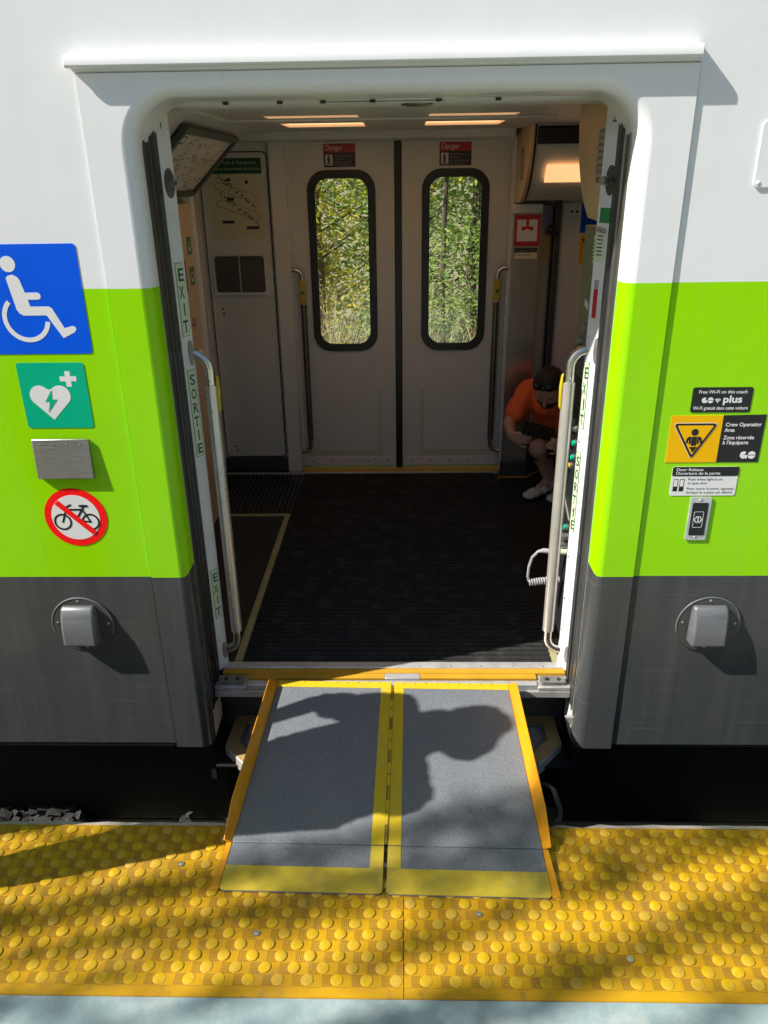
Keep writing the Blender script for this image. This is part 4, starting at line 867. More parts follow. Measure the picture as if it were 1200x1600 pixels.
# ceiling
q = MB(); q.box(-5.9, 5.9, 0.27, 2.9, 2.20, 2.24); q.build('ceiling', 'ceil', coach, smooth=False)
q = MB()
def trough(y0_, y1_): return [(-0.60, y0_), (-0.19, y0_), (-0.19, y1_), (-0.60, y1_)], [(0.12, y0_), (0.51, y0_), (0.51, y1_), (0.12, y1_)]
h1 = trough(1.22, 1.36); h2 = trough(1.62, 2.05)
q.prism([(-0.86, 0.47), (5.8, 0.47), (5.8, 2.45), (-0.86, 2.45)], 2.16, 2.199, mZ, [p[::-1] for p in (h1 + h2)]); cp = q.build('ceiling_panel', 'ceil', coach, smooth=False)
for pl in h1 + h2:
    a = [p[0] for p in pl]; b = [p[1] for p in pl]
    l_ = MB(); l_.box(min(a)+0.004, max(a)-0.004, min(b)+0.004, max(b)-0.004, 2.172, 2.185); l_.build('ceiling_light', 'lamp' if max(b) > 1.5 else 'lampdim', cp, smooth=False)
q = MB(); q.box(-0.86, 0.70, 1.40, 1.57, 2.150, 2.160); q.build('ceiling_rib', 'ceil', coach, bevel=0.004)
q = MB(); q.prism([(-0.80, 2.165), (-0.86, 2.13), (-1.17, 1.82), (-1.19, 1.82), (-1.19, 2.2), (-0.8, 2.2)], 0.28, 1.955, mY); q.build('sloping_cove', 'ceil', coach, bevel=0.004)
q = MB(); q.tube([(-0.80, 0.30, 2.158), (-0.80, 2.45, 2.158)], 0.012, 8); q.build('ceiling_trim', 'post', coach)
# route map in its frame on the slope
MPn = Plane((-0.86, 0.86, 2.118), (0, 1, 0), (0.31, 0, 0.31), (0.7071, 0, -0.7071))
q = MB(); q.prism(rrect(0.0, 1.04, -0.375, 0.005, 0.02), 0.004, 0.028, MPn, [rrect(0.035, 1.005, -0.345, -0.025, 0.01)[::-1]]); mf = q.build('map_frame', 'mapframe', coach, bevel=0.004, label='framed route map on the sloping ceiling')
sticker('map_sheet', 'mapsheet', mf, MPn, [[(0.03, -0.35), (1.01, -0.35), (1.01, -0.02), (0.03, -0.02)]], h=0.012, base=0.0045)
random.seed(21); lines = []
for k in range(16):
    u_, v_ = random.uniform(0.15, 0.85), random.uniform(-0.32, -0.07); pts = [(u_, v_)]
    for j in range(random.randint(2, 4)):
        du, dv = random.choice(((0.09, 0), (0.05, 0.035), (0.05, -0.035), (0.0, -0.04))); pts.append((min(0.98, pts[-1][0]+du), max(-0.335, min(-0.04, pts[-1][1]+dv))))
    lines += stroke(pts, 0.0022, 3)
for k in range(70):
    u_, v_ = random.uniform(0.08, 0.95), random.uniform(-0.335, -0.04); L = random.uniform(0.012, 0.05); lines.append([(u_, v_), (u_+L, v_), (u_+L, v_+0.0045), (u_, v_+0.0045)])
ink('map_lines', 's_grey', mf, MPn, lines, h=0.0130)['kind'] = 'stuff'
fr = MB(); fr.prism(rrect(0.08, 0.16, -0.085, -0.045, 0.01), 0.0121, 0.0130, MPn, [rrect(0.085, 0.155, -0.08, -0.05, 0.008)[::-1]]); fr.build('map_badge', 's_ink', mf, smooth=False)
# left tan partition
q = MB(); q.box(-1.20, -1.14, 0.30, 1.895, 0.0, 1.80); tn = q.build('tan_partition', 'tan', coach, bevel=0.004, label='tan laminate partition behind the left door edge')
q = MB(); q.box(-1.22, -1.12, 1.897, 1.955, 0.0, 2.0); q.build('partition_post', 'post', coach, bevel=0.006)
TPn = Plane((-1.14, 0, 0), (0, 1, 0), (0, 0, 1), (1, 0, 0))
for (y0_, z0_, z1_) in ((1.775, 1.545, 1.635), (1.775, 1.385, 1.482)):
    sticker('wall_label', 's_green', tn, TPn, [[(y0_, z0_), (y0_+0.085, z0_), (y0_+0.085, z1_), (y0_, z1_)]])
    ink('wall_label_field', 's_pale', tn, TPn, [[(y0_+0.02, z0_+0.02), (y0_+0.065, z0_+0.02), (y0_+0.065, z1_-0.03), (y0_+0.02, z1_-0.03)]])
    ink('wall_label_mark', 's_ink', tn, TPn, [circ(y0_+0.042, (z0_+z1_)/2, 0.012, 12)], h=0.0028)
sticker('wall_notice', 's_char', tn, TPn, [[(1.60, 1.36), (1.70, 1.36), (1.70, 1.53), (1.60, 1.53)]])
q = MB(); q.tube([(-1.14, 1.74, 1.20), (-1.125, 1.74, 1.20)], 0.022, 14); q.build('partition_lock', 'screw', tn)
# pocket walls and crew panel just inside the door
q = MB(); q.box(-5.9, -0.775, 0.277, 0.30, 0.0, 2.19); q.build('pocket_wall', 'beige', coach, smooth=False)
q = MB(); q.box(0.775, 5.9, 0.277, 0.30, 0.0, 2.19); q.build('pocket_wall', 'beige', coach, smooth=False)
q = MB(); q.box(0.668, 0.775, 0.280, 0.475, 0.10, 1.20); cpn = q.build('crew_control_panel', 's_char', coach, bevel=0.004, label='black crew control panel with coloured buttons inside the door')
q = MB(); q.box(0.668, 0.775, 0.280, 0.500, 1.205, 1.745); gpn = q.build('crew_upper_panel', 'channel', coach, bevel=0.004, label='grey crew panel above the control buttons')
QP = Plane((0.668, 0, 0), (0, -1, 0), (0, 0, 1), (-1, 0, 0))
def button(y_, z_, mt, r_=0.011):
    b = MB(); b.tube([(0.668, y_, z_), (0.660, y_, z_)], r_*1.35, 14); b.build('button_ring', 'screw', cpn)
    b = MB(); b.tube([(0.661, y_, z_), (0.653, y_, z_), (0.651, y_, z_)], [r_, r_, r_*0.7], 14); b.build('button', mt, cpn)
for (y_, z_, mt) in ((0.335, 0.965, 's_teal'), (0.340, 0.905, 's_teal'), (0.385, 0.855, 's_yel'), (0.40, 0.965, 's_dred'), (0.40, 0.91, 's_blue'), (0.345, 1.02, 'screw'), (0.40, 1.03, 'screw'), (0.355, 0.60, 's_teal')): button(y_, z_, mt)
q = MB(); q.tube([(0.664, 0.44, 0.70), (0.664, 0.30, 0.64)], 0.006, 8); q.build('panel_latch_bar', 'screw', cpn)
for (y_, z_) in ((0.33, 0.57), (0.34, 0.53)): q = MB(); q.tube([(0.668, y_, z_), (0.64, y_, z_)], 0.015, 12); q.build('key_switch', 'screw', cpn)
q = MB(); q.tube([(0.668, 0.33, 0.50), (0.60, 0.335, 0.50)], 0.014, 12); q.build('cord_socket', 's_pale', cpn)
# cord hanging from the panel
pth = [(0.605, 0.335, 0.50), (0.575, 0.34, 0.502), (0.555, 0.345, 0.495), (0.533, 0.35, 0.465), (0.522, 0.35, 0.42), (0.520, 0.35, 0.375), (0.530, 0.35, 0.350)]
q = MB(); q.tube(pth, [0.011, 0.010, 0.006, 0.006, 0.006, 0.006, 0.006], 8); q.build('cord', 's_grey', cpn)
hel = [];
for k in range(200):
    t = k/199; hel.append((0.525+0.13*t, 0.35+0.013*math.cos(t*math.tau*13), 0.348+0.014*t+0.013*math.sin(t*math.tau*13)))
q = MB(); q.tube(hel, 0.0038, 6); q.build('coiled_cord', 's_grey', cpn)
# grey upper panel furniture
sticker('panel_label', 's_pale', gpn, QP, [[(-0.345, 1.63), (-0.285, 1.63), (-0.285, 1.72), (-0.345, 1.72)]])
for k in range(6): ink('panel_label_text', 's_ink', gpn, QP, [[(-0.34, 1.70-0.012*k), (-0.30, 1.70-0.012*k), (-0.30, 1.704-0.012*k), (-0.34, 1.704-0.012*k)]])
sticker('panel_label', 's_white', gpn, QP, [[(-0.40, 1.475), (-0.345, 1.465), (-0.345, 1.49), (-0.40, 1.50)]])
for (y_, z_) in ((0.43, 1.34), (0.40, 1.29), (0.36, 1.40)): q = MB(); q.tube([(0.668, y_, z_), (0.658, y_, z_)], 0.016, 14); q.build('round_button', 'box_steel', gpn)
RP = Plane((XC+0.702, 0.262, 0), (0.038, -0.060, 0), (0, 0, 1), (-0.06, -0.038, 0))
rl = [o_ for o_ in coach.children if o_.name.startswith('door_leaf')][1]
sticker('green_notice', 's_green', rl, RP, [[(0.012, 1.765), (0.058, 1.765), (0.058, 1.812), (0.012, 1.812)]])
sticker('pale_notice', 's_pale', rl, RP, [[(0.006, 1.64), (0.046, 1.64), (0.046, 1.735), (0.006, 1.735)]])
ink('pale_notice_text', 's_ink', rl, RP, [[(0.010, 1.722-0.012*k), (0.036, 1.722-0.012*k), (0.036, 1.726-0.012*k), (0.010, 1.726-0.012*k)] for k in range(6)])
q = MB(); q.prism(rrect(0.002, 0.062, 1.38, 1.735, 0.008), 0.0, 0.0001, RP)
sticker('red_lever_slot', 's_dred', rl, RP, [[(0.016, 1.455), (0.034, 1.455), (0.034, 1.552), (0.016, 1.552)]])
sticker('grey_lever_slot', 's_grey', rl, RP, [[(0.016, 1.553), (0.034, 1.553), (0.034, 1.582), (0.016, 1.582)]])
q = MB(); q.tube([RP(0.02, 1.745, 0), RP(0.02, 1.745, 0.012)], 0.008, 10); q.tube([RP(0.04, 1.742, 0), RP(0.04, 1.742, 0.012)], 0.008, 10); q.build('latch', 'screw', rl)

# ------------------------------------------------------------------ wheelchair ramp
ramp = tag(empty('wheelchair_ramp', (-0.06, -0.35, -0.1)), 'grey folding wheelchair ramp with yellow edges laid from platform to doorway', 'ramp')
A = Vector((-0.0455, 0.112, 0.014)); Bv = Vector((-0.0620, -0.818, -0.0895))
Vd = (Bv-A); RL = Vd.length; Vd.normalize(); Ud = Vector((1, 0.008, 0)); Ud = (Ud - Vd*Ud.dot(Vd)).normalized(); Nd = Ud.cross(-Vd).normalized()
RPl = lambda u, v, h: tuple(A + Ud*u*(0.985+0.088*v/RL) + Vd*v + Nd*h)      # u across, v down the ramp, h above the deck
FLAP = RL-0.170
for s in (-1, 1):
    a, b = (0.005, 0.476); nm = 'left' if s < 0 else 'right'
    x0, x1 = sorted((s*a, s*b))
    q = MB(); q.prism([(x0, 0.0), (x1, 0.0), (x1, FLAP-0.001), (x0, FLAP-0.001)], -0.012, 0.0, RPl); q.build('deck_panel', 'ramp', ramp, bevel=0.002, label='%s grey half of the ramp deck' % nm)
    q = MB(); q.prism([(x0, FLAP+0.001), (x1, FLAP+0.001), (x1, RL-0.01), (x1-0.01, RL), (x0+0.01, RL), (x0, RL-0.01)], -0.009, -0.0005, RPl); q.build('end_flap', 'ramp', ramp, bevel=0.002)
    q = MB(); q.prism([(x0+0.001, 0.001), (x1-0.001, 0.001), (x1-0.001, 0.036), (x0+0.001, 0.036)], 0.0, 0.0014, RPl); q.build('top_band', 'ytape', ramp, smooth=False)
    i0, i1 = sorted((s*0.0065, s*0.046))
    q = MB(); q.prism([(i0, 0.037), (i1, 0.037), (i1, FLAP-0.002), (i0, FLAP-0.002)], 0.0, 0.0014, RPl); q.build('centre_band', 'ytape', ramp, smooth=False)
    q = MB(); q.prism([(i0, FLAP+0.002), (i1, FLAP+0.002), (i1, RL-0.088), (i0, RL-0.088)], -0.0005, 0.0010, RPl); q.build('centre_band', 'yworn', ramp, smooth=False)
    q = MB(); q.prism([(x0+0.001, RL-0.087), (x1-0.001, RL-0.087), (x1-0.001, RL-0.009), (x1-0.01, RL-0.001), (x0+0.01, RL-0.001), (x0+0.001, RL-0.009)], -0.0005, 0.0010, RPl); q.build('end_band', 'yworn', ramp, smooth=False)
    # leaning side curb that tapers off before the flap
    q = MB(); ub, ut = s*0.477, s*0.502; ti = s*0.003
    vs = []; st_ = [(0.0, 0.15), (0.05, 1.0), (FLAP-0.13, 1.0), (FLAP-0.002, 0.16)]
    for (v_, k) in st_:
        vs += [RPl(ub, v_, -0.010), RPl(ub, v_, 0.0), RPl(ub+(ut-ub)*max(k, 0.95), v_, 0.050*k), RPl(ub+(ut-ub)*max(k, .95)+ti, v_, 0.050*k-0.001), RPl(ub+ti*1.3, v_, -0.010)]
    fs = []
    for j in range(len(st_)-1):
        for i in range(5): fs.append((j*5+i, j*5+(i+1) % 5, (j+1)*5+(i+1) % 5, (j+1)*5+i))
    fs += [(0, 1, 2, 3, 4), tuple(15+i for i in range(5))]
    q.add(vs, fs); q.build('side_curb', 'orange', ramp, bevel=0.001, label='orange raised %s curb of the ramp' % nm)
    j0, j1 = sorted((s*0.4765, s*0.506))
    q = MB(); q.prism([(s*0.4765, FLAP+0.001), (s*0.4935, FLAP+0.001), (s*0.500, RL-0.004), (s*0.4765, RL-0.002)], -0.009, 0.0012, RPl); q.build('flap_edge', 'orange', ramp, bevel=0.002)
hb = MB()
q = MB(); q.tube([RPl(0, 0.03, 0.001), RPl(0, FLAP-0.004, 0.001)], 0.0048, 10); hg = q.build('hinge_rod', 'hinge', ramp)
for k in range(13):
    q = MB(); v_ = 0.05+k*0.054; q.tube([RPl(0, v_, 0.001), RPl(0, v_+0.046, 0.001)], 0.0062, 10); q.build('hinge_knuckle', 'ytape' if k % 3 else 'hinge', ramp)
for k in range(9):
    for s in (-1, 1):
        q = MB(); q.ball(RPl(s*(0.05+0.045*k), 0.006, 0.001), (0.003, 0.003, 0.0015), 8, 4); q.build('ramp_rivet', 'rubber', ramp)
q = MB(); hp_ = [RPl(0.51, 0.50, -0.005), RPl(0.535, 0.51, 0.0), RPl(0.555, 0.535, 0.004), RPl(0.560, 0.62, 0.004), RPl(0.550, 0.655, 0.002), RPl(0.515, 0.67, -0.005)]
q.tube(hp_, 0.009, 10); q.build('carry_handle', 'dark', ramp)

# ------------------------------------------------------------------ people
def limb(b, p, q, r0_, r1_, n=10):
    p, q = Vector(p), Vector(q); b.ball(p, r0_, n, 7); b.ball(q, r1_, n, 7); b.tube([p, q], [r0_, r1_], n)
def organic(b, name, mt, parent=None, voxel=0.007, smooth=6):
    me = bpy.data.meshes.new(name); me.from_pydata(b.v, [], b.f); me.materials.append(T[mt])
    bm = bmesh.new(); bm.from_mesh(me); bmesh.ops.recalc_face_normals(bm, faces=bm.faces); bm.to_mesh(me); bm.free()
    o = bpy.data.objects.new(name, me); col.objects.link(o); attach(o, parent)
    r_ = o.modifiers.new('remesh', 'REMESH'); r_.mode = 'VOXEL'; r_.voxel_size = voxel; r_.use_smooth_shade = True
    s_ = o.modifiers.new('smooth', 'SMOOTH'); s_.factor = 0.5; s_.iterations = smooth
    return o
fold = bpy.data.textures.new('cloth_folds', 'CLOUDS'); fold.noise_scale = 0.07; fold.noise_depth = 2
def folds(o, k=0.016):
    d = o.modifiers.new('folds', 'DISPLACE'); d.texture = fold; d.strength = k; d.mid_level = 0.5; d.texture_coords = 'LOCAL'; return o
def head(b, c, f, up):
    # skull, jaw, nose, ears, neck direction; f = facing, up = crown direction
    c, f, up = Vector(c), Vector(f).normalized(), Vector(up).normalized(); sd = f.cross(up).normalized()
    b.ball(c+up*0.02, (0.083, 0.083, 0.095)); b.ball(c+f*0.028-up*0.03, (0.062, 0.062, 0.068)); b.ball(c+f*0.052-up*0.078, 0.036)
    limb(b, c+f*0.092+up*0.004, c+f*0.108-up*0.028, 0.010, 0.015); b.ball(c+f*0.082-up*0.056, (0.020, 0.020, 0.010))
    for s in (-1, 1):
        b.ball(c+sd*s*0.080-up*0.01, (0.014, 0.018, 0.028)); limb(b, c+f*0.080+sd*s*0.012+up*0.018, c+f*0.068+sd*s*0.05+up*0.018, 0.011, 0.010)
        b.ball(c+f*0.055+sd*s*0.045-up*0.028, 0.026)
    return sd
def hand(b, wr, d, n_, thumb, L=0.085, curl=0.6, k=1.0):
    # palm from the wrist along d, palm normal n_, four unequal bent fingers and a thumb leaving the side
    wr, d, n_ = Vector(wr), Vector(d).normalized(), Vector(n_).normalized(); sd = d.cross(n_).normalized()*thumb
    for t in (-0.03, -0.01, 0.01, 0.03): limb(b, wr+sd*t*0.6, wr+d*L+sd*t, 0.016, 0.013)
    for i, ln in enumerate((0.070, 0.078, 0.073, 0.058)):
        r0_ = wr+d*L+sd*(0.032-0.0215*i); p1 = r0_+(d*math.cos(curl)+n_*math.sin(curl))*ln*0.48; p2 = p1+(d*math.cos(curl*2.1)+n_*math.sin(curl*2.1))*ln*0.52
        limb(b, r0_, p1, 0.0092, 0.0086, 8); limb(b, p1, p2, 0.0086, 0.0075, 8)
    t0 = wr+d*0.03+sd*0.028; t1 = t0+(sd*0.75+d*0.6+n_*0.25).normalized()*0.042; t2 = t1+(d*0.85+n_*0.5+sd*0.1).normalized()*0.034
    limb(b, t0, t1, 0.013, 0.0105, 8); limb(b, t1, t2, 0.0105, 0.0085, 8)

# --- squatting person with the phone
pf = Vector((-0.36, -0.72, -0.85)); HC = Vector((0.885, 2.10, 0.730)); pup = Vector((-0.26, -0.60, 0.72))
body = MB(); sd = head(body, HC, pf, pup)
chest = Vector((0.965, 2.30, 0.575)); pelv = Vector((1.03, 2.40, 0.25))
SRt, SLt = Vector((0.800, 2.285, 0.660)), Vector((1.095, 2.20, 0.660))
limb(body, HC-pup*0.06-pf*0.03, chest+Vector((-0.02, -0.02, 0.10)), 0.055, 0.060)
limb(body, chest, pelv, 0.125, 0.135); limb(body, SRt, SLt, 0.06, 0.06)
ER, EL = Vector((0.668, 2.160, 0.490)), Vector((1.070, 2.060, 0.480)); WR_, WL = Vector((0.668, 2.030, 0.445)), Vector((0.985, 2.000, 0.400))
limb(body, SRt, ER, 0.050, 0.040); limb(body, ER, WR_, 0.040, 0.028); limb(body, SLt, EL, 0.050, 0.040); limb(body, EL, WL, 0.040, 0.028)
hand(body, WR_+Vector((0, -0.01, 0)), Vector((0.62, -0.70, 0.05)), Vector((0.62, 0.55, 0.1)), -1, L=0.062, curl=0.55)
hand(body, WL, Vector((-0.62, -0.62, 0.12)), Vector((-0.5, 0.68, 0.1)), 1, L=0.062, curl=0.55)
HRt, HLt = Vector((0.945, 2.36, 0.245)), Vector((1.10, 2.33, 0.245)); KR, KL = Vector((0.835, 2.030, 0.365)), Vector((1.05, 2.0, 0.375)); AR, AL = Vector((0.955, 2.205, 0.09)), Vector((1.095, 2.15, 0.09))
for (h_, k_, a_) in ((HRt, KR, AR), (HLt, KL, AL)):
    limb(body, h_, k_, 0.085, 0.060); m_ = (k_+a_)/2+Vector((0.012, 0.035, 0)); limb(body, k_, m_, 0.056, 0.056); limb(body, m_, a_, 0.056, 0.038)
    limb(body, a_, a_+Vector((-0.06, -0.05, -0.05)), 0.038, 0.034)
person = tag(organic(body, 'person', 'skin', voxel=0.0065, smooth=4), 'person in orange shirt squatting by the steel column and looking at a phone', 'person')
t = MB(); limb(t, chest+Vector((0, 0, 0.02)), pelv+Vector((0, 0, 0.02)), 0.150, 0.155); limb(t, SRt, SLt, 0.078, 0.078); limb(t, SRt, SRt.lerp(ER, 0.74), 0.078, 0.068); limb(t, SLt, SLt.lerp(EL, 0.74), 0.078, 0.068)
limb(t, chest+Vector((-0.05, -0.06, 0.02)), SRt.lerp(SLt, .5)+Vector((-0.02, -0.03, -0.03)), 0.11, 0.085); folds(organic(t, 'shirt', 'tee', person, 0.009, 5), 0.028)
t = MB()
for (h_, k_) in ((HRt, KR), (HLt, KL)): limb(t, h_, h_.lerp(k_, 0.80), 0.105, 0.085)
limb(t, pelv-Vector((0, 0, 0.02)), HRt, 0.14, 0.11); limb(t, pelv, HLt, 0.14, 0.11); folds(organic(t, 'shorts', 'shorts', person, 0.010, 5), 0.03)
for a_ in (AR, AL):
    t = MB(); dv = Vector((-0.78, -0.62, 0)); sv = Vector((0.62, -0.78, 0)); h0 = Vector((a_.x, a_.y, 0)) - dv*0.055
    for k, (l_, hh, ww) in enumerate(((0.0, 0.060, 0.038), (0.06, 0.066, 0.040), (0.12, 0.052, 0.045), (0.19, 0.042, 0.049), (0.24, 0.036, 0.044))):
        t.ball(h0+dv*l_+Vector((0, 0, hh*0.75)), (ww, ww, hh*0.75)); 
        if k: limb(t, h0+dv*(l_-0.05)+Vector((0, 0, hh*0.7)), h0+dv*l_+Vector((0, 0, hh*0.7)), min(ww, hh*0.7), min(ww, hh*0.7))
    limb(t, a_+Vector((0, 0, -0.02)), a_+Vector((0.004, 0.004, 0.035)), 0.043, 0.043)
    sh_ = organic(t, 'trainer', 'shoe', person, 0.007, 4)
t = MB(); t.ball(HC+pup*0.045-pf*0.012, (0.090, 0.090, 0.084)); t.ball(HC+pup*0.02-pf*0.035, (0.085, 0.075, 0.085)); organic(t, 'hair', 'hair', person, 0.008, 4)
t = MB(); up_ = pup.normalized(); f_ = pf.normalized(); sdn = f_.cross(up_).normalized()
t.ball(HC+f_*0.060-up_*0.085, (0.046, 0.044, 0.034)); limb(t, HC+f_*0.088+sdn*0.026-up_*0.045, HC+f_*0.088-sdn*0.026-up_*0.045, 0.009, 0.009)
for s in (-1, 1): limb(t, HC+f_*0.045+sdn*s*0.055-up_*0.075, HC+f_*0.01+sdn*s*0.076-up_*0.03, 0.020, 0.012)
organic(t, 'beard', 'hair', person, 0.006, 3)
t = MB()
for s in (-1, 1): t.ball(HC+f_*0.066+sdn*s*0.036+up_*0.098, (0.030, 0.016, 0.022)); limb(t, HC+f_*0.06+sdn*s*0.066+up_*0.10, HC-f_*0.03+sdn*s*0.088+up_*0.05, 0.004, 0.004, 6)
limb(t, HC+f_*0.075+sdn*0.012+up_*0.10, HC+f_*0.075-sdn*0.012+up_*0.10, 0.005, 0.005, 6); t.build('sunglasses', 'phone', person)
t = MB(); pc = Vector((0.818, 1.975, 0.492)); pu = Vector((0.965, 0.0, -0.26)).normalized(); pn = Vector((0.08, -0.95, 0.30)); pn = (pn-pu*pn.dot(pu)).normalized(); pv = pn.cross(pu).normalized()
t.prism(rrect(-0.098, 0.098, -0.042, 0.042, 0.012), -0.006, 0.006, lambda u, v, h: tuple(pc+pu*u+pv*v+pn*h)); ph = t.build('smartphone', 'phone', None, bevel=0.002); tag(ph, 'black smartphone held sideways by the squatting person', 'phone')
t = MB()
for (du, dv) in ((0.075, 0.020), (0.075, -0.002)): t.tube([pc+pu*du+pv*dv+pn*0.006, pc+pu*du+pv*dv+pn*0.009], 0.008, 12)
t.build('camera_lens', 'rubber', ph)

# --- bystander standing on the platform just left of the picture; throws the shadow across the ramp
bp_ = Vector((-1.505, -0.695, PZ)); b = MB()
H = bp_+Vector((0.0, 0.0, 1.715)); head(b, H, (-1, 0.25, 0), (0, 0, 1))
SA, SB_ = bp_+Vector((0.0, 0.205, 1.475)), bp_+Vector((0.0, -0.205, 1.475))
limb(b, H-Vector((0.01, 0, 0.08)), bp_+Vector((-0.01, 0, 1.47)), 0.066, 0.085); limb(b, SA, SB_, 0.062, 0.062); limb(b, bp_+Vector((0, 0, 1.36)), bp_+Vector((0, 0, 0.98)), 0.14, 0.135)
EA, EB = bp_+Vector((0.0, 0.325, 1.22)), bp_+Vector((-0.05, -0.235, 1.19)); WA, WB = bp_+Vector((-0.06, 0.26, 0.97)), bp_+Vector((-0.10, -0.20, 0.95))
for (s_, e_, w_) in ((SA, EA, WA), (SB_, EB, WB)): limb(b, s_, e_, 0.055, 0.044); limb(b, e_, w_, 0.044, 0.030)
hand(b, WA, (-0.2, 0, -1), (0, -1, 0.2), 1); hand(b, WB, (-0.2, 0, -1), (0, 1, 0.2), 1)
for s in (-1, 1):
    hp_, kn, an = bp_+Vector((0, s*0.10, 0.93)), bp_+Vector((0.02, s*0.115, 0.50)), bp_+Vector((-0.02, s*0.12, 0.09))
    limb(b, hp_, kn, 0.10, 0.065); limb(b, kn, an, 0.062, 0.042); limb(b, an, an+Vector((-0.12, 0, -0.045)), 0.042, 0.036)
by = tag(organic(b, 'person', 'skin', voxel=0.010, smooth=4), 'person standing on the platform beside the coach, casting the shadow on the ramp', 'person')
t = MB(); limb(t, bp_+Vector((0, 0.01, 1.36)), bp_+Vector((0, 0.0, 0.95)), 0.175, 0.165); limb(t, SA, SB_, 0.10, 0.10); limb(t, bp_+Vector((0, 0, 1.56)), bp_+Vector((0, 0.09, 1.50)), 0.085, 0.09); limb(t, SA, SA.lerp(EA, .8), 0.08, 0.065); limb(t, SB_, SB_.lerp(EB, .8), 0.08, 0.065); folds(organic(t, 'shirt', 'navy', by, 0.011, 5), 0.05)
t = MB()
for s in (-1, 1): limb(t, bp_+Vector((0, s*0.10, 0.93)), bp_+Vector((0.02, s*0.115, 0.50)), 0.118, 0.085); limb(t, bp_+Vector((0.02, s*0.115, 0.50)), bp_+Vector((-0.02, s*0.12, 0.12)), 0.085, 0.065)
organic(t, 'trousers', 'shorts', by, 0.011, 4)
for s in (-1, 1): t = MB(); limb(t, bp_+Vector((0.04, s*0.12, 0.045)), bp_+Vector((-0.17, s*0.125, 0.038)), 0.045, 0.037); organic(t, 'shoe', 'phone', by, 0.008, 4)
t = MB(); t.ball(H+Vector((0.012, 0, 0.045)), (0.105, 0.104, 0.098)); t.ball(H+Vector((0.03, 0, -0.01)), (0.085, 0.095, 0.09)); t.ball(H+Vector((0.01, 0.03, 0.125)), (0.088, 0.085, 0.060)); t.ball(H+Vector((0.02, 0.05, 0.085)), (0.09, 0.085, 0.05)); t.ball(H+Vector((-0.09, 0.05, 0.05)), (0.10, 0.07, 0.018)); t.ball(H+Vector((0.05, -0.06, 0.0)), (0.06, 0.07, 0.08)); folds(organic(t, 'hair', 'hair', by, 0.009, 4), 0.04)

# ------------------------------------------------------------------ trees
def leaf_cloud(b, pts, size, rnd, aspect=2.4, up=0.5):
    for p in pts:
        d = Vector((rnd.gauss(0, 1), rnd.gauss(0, 1), rnd.gauss(0, 0.6))).normalized(); n_ = Vector((rnd.gauss(0, 1), rnd.gauss(0, 1), rnd.gauss(up, 1))); sd_ = d.cross(n_)
        if sd_.length < 1e-3: continue
        sd_.normalize(); L = size*rnd.uniform(.6, 1.3); W = L/aspect; p = Vector(p); nn = sd_.cross(d)*L*0.12
        b.add([p-d*L/2, p-d*L*0.1+sd_*W/2-nn, p+d*L/2, p-d*L*0.1-sd_*W/2-nn], [(0, 1, 2), (0, 2, 3)])
def tree(name, label, base, height, crown, rnd, leaf, nclump, nleaf, size, trunk_r, group=None, lean=(0, 0), clump=0.28, aspect=2.4, cat='tree'):
    base = Vector(base); root = tag(empty(name, base), label, cat, group)
    tb = MB(); top = base+Vector((lean[0], lean[1], height*0.93)); path = []; 
    for k in range(8):
        q_ = k/7; path.append(base.lerp(top, q_)+Vector((rnd.uniform(-1, 1), rnd.uniform(-1, 1), 0))*0.05*height*0.12*(q_*(1.2-q_)*3))
    tb.tube(path, [trunk_r*(1-0.85*k/7) for k in range(8)], 9)
    lb = MB(); (rx, ry, z0, z1) = crown
    for k in range(nclump):
        q_ = rnd.random(); z = z0+(z1-z0)*q_; prof_ = math.sin(math.pi*min(1, 0.12+0.88*q_))**0.7
        a_ = rnd.uniform(0, math.tau); rr_ = math.sqrt(rnd.random())*prof_; ax_ = base.lerp(top, min(1, z/height))
        c_ = Vector((ax_.x+rx*rr_*math.cos(a_), ax_.y+ry*rr_*math.sin(a_), base.z+z))
        s0_ = Vector((ax_.x, ax_.y, base.z+max(0.1, z-rr_*rx*0.5))); tb.tube([s0_, s0_.lerp(c_, .55)+Vector((0, 0, .03)), c_], [trunk_r*0.22, trunk_r*0.14, trunk_r*0.05], 5, False)
        leaf_cloud(lb, [c_+Vector((rnd.gauss(0, clump), rnd.gauss(0, clump), rnd.gauss(0, clump*0.8))) for _ in range(nleaf)], size, rnd, aspect)
    tb.build('trunk', 'bark', root, normals=False); lb.build('crown', leaf, root, smooth=False, normals=False); return root
rnd = random.Random(42)
GZ = -0.86
G1 = 'trees beyond the far windows'
tree('leafy_tree', 'yellowing leafy tree seen through the left far window', (-1.15, 8.7, GZ), 4.6, (1.5, 0.9, 0.6, 4.4), rnd, 'lf_y', 62, 110, 0.10, 0.07, G1, clump=0.26, aspect=3.0)
tree('leafy_tree', 'green leafy tree between the two far windows', (0.10, 7.9, GZ), 5.0, (0.8, 0.7, 0.8, 4.8), rnd, 'lf_g', 46, 100, 0.10, 0.08, G1, clump=0.28, aspect=3.0)
tree('leafy_tree', 'green bush seen low through the right far window', (0.95, 7.0, GZ), 2.6, (1.1, 0.7, 0.3, 2.3), rnd, 'lf_g', 38, 100, 0.09, 0.04, G1, clump=0.22, aspect=2.8)
tree('leafy_tree', 'olive tree with thick trunk right of the right far window', (0.86, 7.3, GZ), 6.5, (1.6, 1.0, 2.9, 6.3), rnd, 'lf_g', 50, 90, 0.12, 0.085, G1, clump=0.34)
tree('slender_tree', 'slender bare-stemmed tree in the right far window', (0.45, 7.0, GZ), 6.0, (1.1, 0.8, 3.1, 5.8), rnd, 'lf_y', 36, 80, 0.11, 0.045, G1, lean=(0.15, 0.1), clump=0.3)
